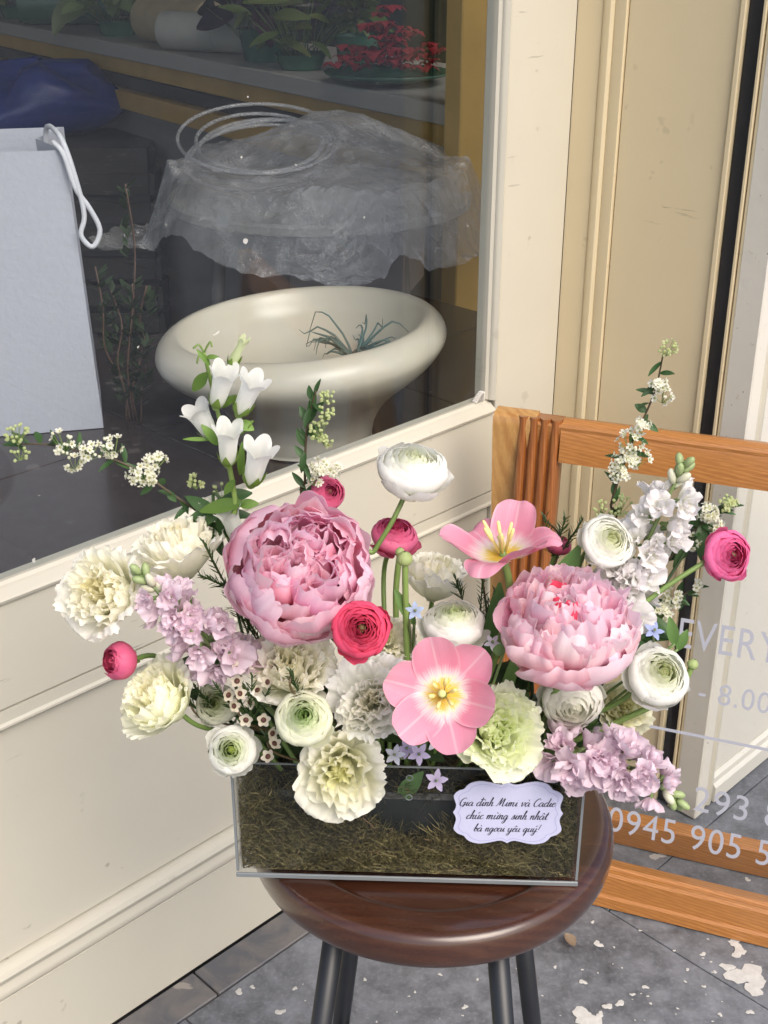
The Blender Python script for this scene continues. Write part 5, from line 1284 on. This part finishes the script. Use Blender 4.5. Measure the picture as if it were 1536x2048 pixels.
# ---- buds on green stems, broad leaves, dark filler
def budstem(path, Y, rpx, label, bx):
    pts = [at_y(x, y, Y) for x, y in path]; M = Matrix.Translation(pts[-1]); root = thing('flower_bud', label, 'bud', M=M, group='green flower buds')
    stem(root, M, [BASE(bx)] + pts, .0026, (.22, .33, .09))
    R = px2m(pts[-1], rpx); d = (pts[-1] - pts[-2]).normalized(); x = d.orthogonal().normalized(); Mr = Matrix((x, d.cross(x), d)).transposed()
    for k in range(10):
        P, f, uv = petal([(.05 * R, -.6 * R), (1.1 * R, -.6 * R), (1.15 * R, .6 * R), (.12 * R, 1.0 * R)], .62 * R, nu=6, nv=7, vm=.5, base=.5, tipw=.5, tip=.05, wrap=1)
        P = rotM(rotz(P, k * 2.4) * (1 + .015 * k), Mr); mk('petal', P, f, 'petal_white', root, True, uv, (.52, .62, .28) if k > 4 else (.30, .42, .14))
budstem([(815, 1350), (812, 1250), (810, 1120)], .90, 17, 'round green ranunculus bud on an upright stem behind the coral bloom', .02)
budstem([(1330, 1400), (1365, 1370), (1385, 1330)], .90, 12, 'tiny green bud beside the arching white ranunculus', .12)
budstem([(790, 1300), (792, 1180), (800, 1105)], .93, 10, 'small bud on a bare stem behind the round green bud', .0)
for (p0, p1, Y, w, label, dr) in [((1070, 1260), (1160, 1095), .93, 34, 'broad green tulip leaf behind the blush peony', 0), ((985, 1330), (1000, 1170), .93, 26, 'broad upright tulip leaf behind the two tulips', 0), ((1000, 1420), (1040, 1290), .90, 14, 'narrow dark leaf below the blush peony', 0), ((795, 1600), (845, 1545), .880, 20, 'green leaf pressed behind the clear front panel', 0), ((845, 1500), (845, 1460), .84, 13, 'small green leaf under the wide open tulip', 0),
        ((830, 1250), (790, 1180), .90, 14, 'grey green leaf on the upright bud stem', 0), ((1350, 1290), (1340, 1235), .90, 14, 'light green leaf beside the blue star flower', 0), ((1355, 1300), (1375, 1260), .90, 12, 'curled light green leaf beside the arching ranunculus', 0), ((1010, 1300), (985, 1300), .85, 14, 'small leaf touching the blush peony', 0), ((1250, 1210), (1225, 1150), .95, 16, 'dark leaf at the foot of the white stock', 0)]:
    a = at_y(*p0, Y); b_ = at_y(*p1, Y); l = (b_ - a).length
    M = Matrix.Translation(a); root = thing('leaf_blade', label, 'leaf', M=M); Mi = M.inverted()
    leafobj(root, a, b_ - a, (rnd.uniform(-.2, .2), -.8, .5), l, px2m(a, w), (.10, .20, .065) if w > 15 else (.12, .22, .07), name='blade', Mi=Mi, curl=.08)
    base_ = BASE(a.x * .8)
    if a.z > .76: stem(root, M, [base_, a.lerp(base_, .4), a + (b_ - a) * .04], .0012, (.14, .22, .07))
fr2 = random.Random(3)
for i in range(15):
    px = 430 + i * 57 + fr2.uniform(-20, 20); py = fr2.uniform(1330, 1470); Y = fr2.uniform(.90, .97)
    c = at_y(px, py, Y); M = Matrix.Translation(c); Mi = M.inverted(); root = thing('foliage_sprig', 'dark leafy filler sprig low among the flower stems', 'foliage', M=M, group='dark filler foliage')
    b_ = BASE(c.x * .8); tip_ = c + Vector((fr2.uniform(-.02, .02), .01, .035)); stem(root, M, [b_, c, tip_], .0016, DGREEN)
    for k in range(9):
        t = k / 8; p = b_.lerp(c, min(1, .25 + t)) if t < .75 else c.lerp(tip_, (t - .75) * 4); a = fr2.uniform(0, 6.28)
        d = Vector((math.cos(a), math.sin(a) * .8 - .25, fr2.uniform(-.1, .8))); leafobj(root, p, d, (fr2.uniform(-.5, .5), -.5, .8), fr2.uniform(.025, .042), fr2.uniform(.006, .010), DGREEN, Mi=Mi)

for i, (px, py, Y, lab) in enumerate([(432, 1035, .97, 'leafy green sprig at the foot of the bellflower stem'), (1245, 1190, .96, 'leafy green sprig at the foot of the white stock spike'), (1395, 1065, .975, 'leafy green sprig behind the bright pink ranunculus'), (1290, 1245, .95, 'leafy green sprig below the long pink ranunculus stem'), (1040, 1330, .93, 'leafy green sprig under the blush pink peony')]):
    c = at_y(px, py, Y); M = Matrix.Translation(c); Mi = M.inverted(); root = thing('foliage_sprig', lab, 'foliage', M=M); b_ = BASE(c.x * .8); tip_ = c + Vector((fr2.uniform(-.01, .01), .0, .018))
    stem(root, M, [b_, c, tip_], .0014, DGREEN); rt, tw, up = basis(c)
    for k in range(11):
        a = k * 2.4; p = c + (tip_ - c) * fr2.uniform(-1.2, 1.0); d = rt * math.cos(a) + up * math.sin(a) * .8 + tw * fr2.uniform(-.2, .3)
        leafobj(root, p, d, tw * .7 + up * .4 + rt * fr2.uniform(-.6, .6), fr2.uniform(.020, .034), fr2.uniform(.005, .008), (.055, .115, .04), Mi=Mi)

# ---- buckets of foliage on the shop counter
def bucket(px, back, dz, lab, cols, hh, spread, n, lw, seed):
    q = cpx(px, back); t = thing('flower_bucket', lab, 'bucket', loc=on_counter(q[0], q[1]), group='buckets on the shop counter'); r_ = random.Random(seed)
    smooth_sharp(MB().lathe([(.001, .001), (.058, .001), (.075, dz), (.079, dz + .004), (.074, dz + .004), (.056, .02), (.001, .018)], 20).build('bucket_body', 'green_glass', t), 40)
    for k in range(n):
        a = r_.uniform(0, 6.28); e = r_.random() ** .6 * spread; b_ = Vector((.04 * math.cos(a), .04 * math.sin(a), .03)); top = Vector((e * math.cos(a), e * math.sin(a), dz + hh * r_.uniform(.2, 1.0)))
        d = (top - b_ + Vector((r_.uniform(-.2, .2), r_.uniform(-.2, .2), -r_.uniform(0, .25)))); l = r_.uniform(.07, .15)
        leafobj(t, top - d.normalized() * l * .3, d, Vector((r_.uniform(-.6, .6), -.6, .5)), l, l * lw, cols[k % len(cols)])
        MB().tube([b_, b_.lerp(top, .5) + Vector((0, 0, .01)), top], .0018, 4).build('stalk', 'stem', t, True, (.10, .16, .05))
bucket(60, .14, .05, 'bucket of grey green leaves at the far part of the counter', [(.12, .20, .08), (.2, .26, .12)], .15, .26, 40, .30, 1)
bucket(150, .12, .05, 'bucket of yellow green leaves on the shop counter', [(.26, .30, .09), (.14, .2, .06)], .15, .24, 40, .28, 2)
bucket(330, .13, .05, 'bucket of pale green leaves behind the kraft roll', [(.20, .28, .12), (.30, .34, .18)], .15, .22, 36, .32, 3)
bucket(600, .13, .09, 'bucket of dark purple leaves on the shop counter', [(.03, .02, .04), (.06, .025, .05), (.04, .05, .04)], .14, .19, 40, .34, 4)
bucket(680, .11, .04, 'bucket of feathery green leaves beside the fern', [(.10, .15, .04), (.16, .2, .06)], .20, .20, 44, .16, 5)
# ---- small thing on the ground
d_ = at_z(1151, 1890, 0)
v, f, uv = leafmesh(.022, .011, .5, -.25); dl = mk('dry_leaf', [(a, b_, c + .0068) for a, b_, c in v], f, 'dry_leaf', None, True, uv)
dl.location = (d_.x - .005, d_.y - .01, .0005); dl.rotation_euler = (.1, .15, .6); setp(dl, 'small dry brown leaf lying on the paving by the stool', 'leaf')
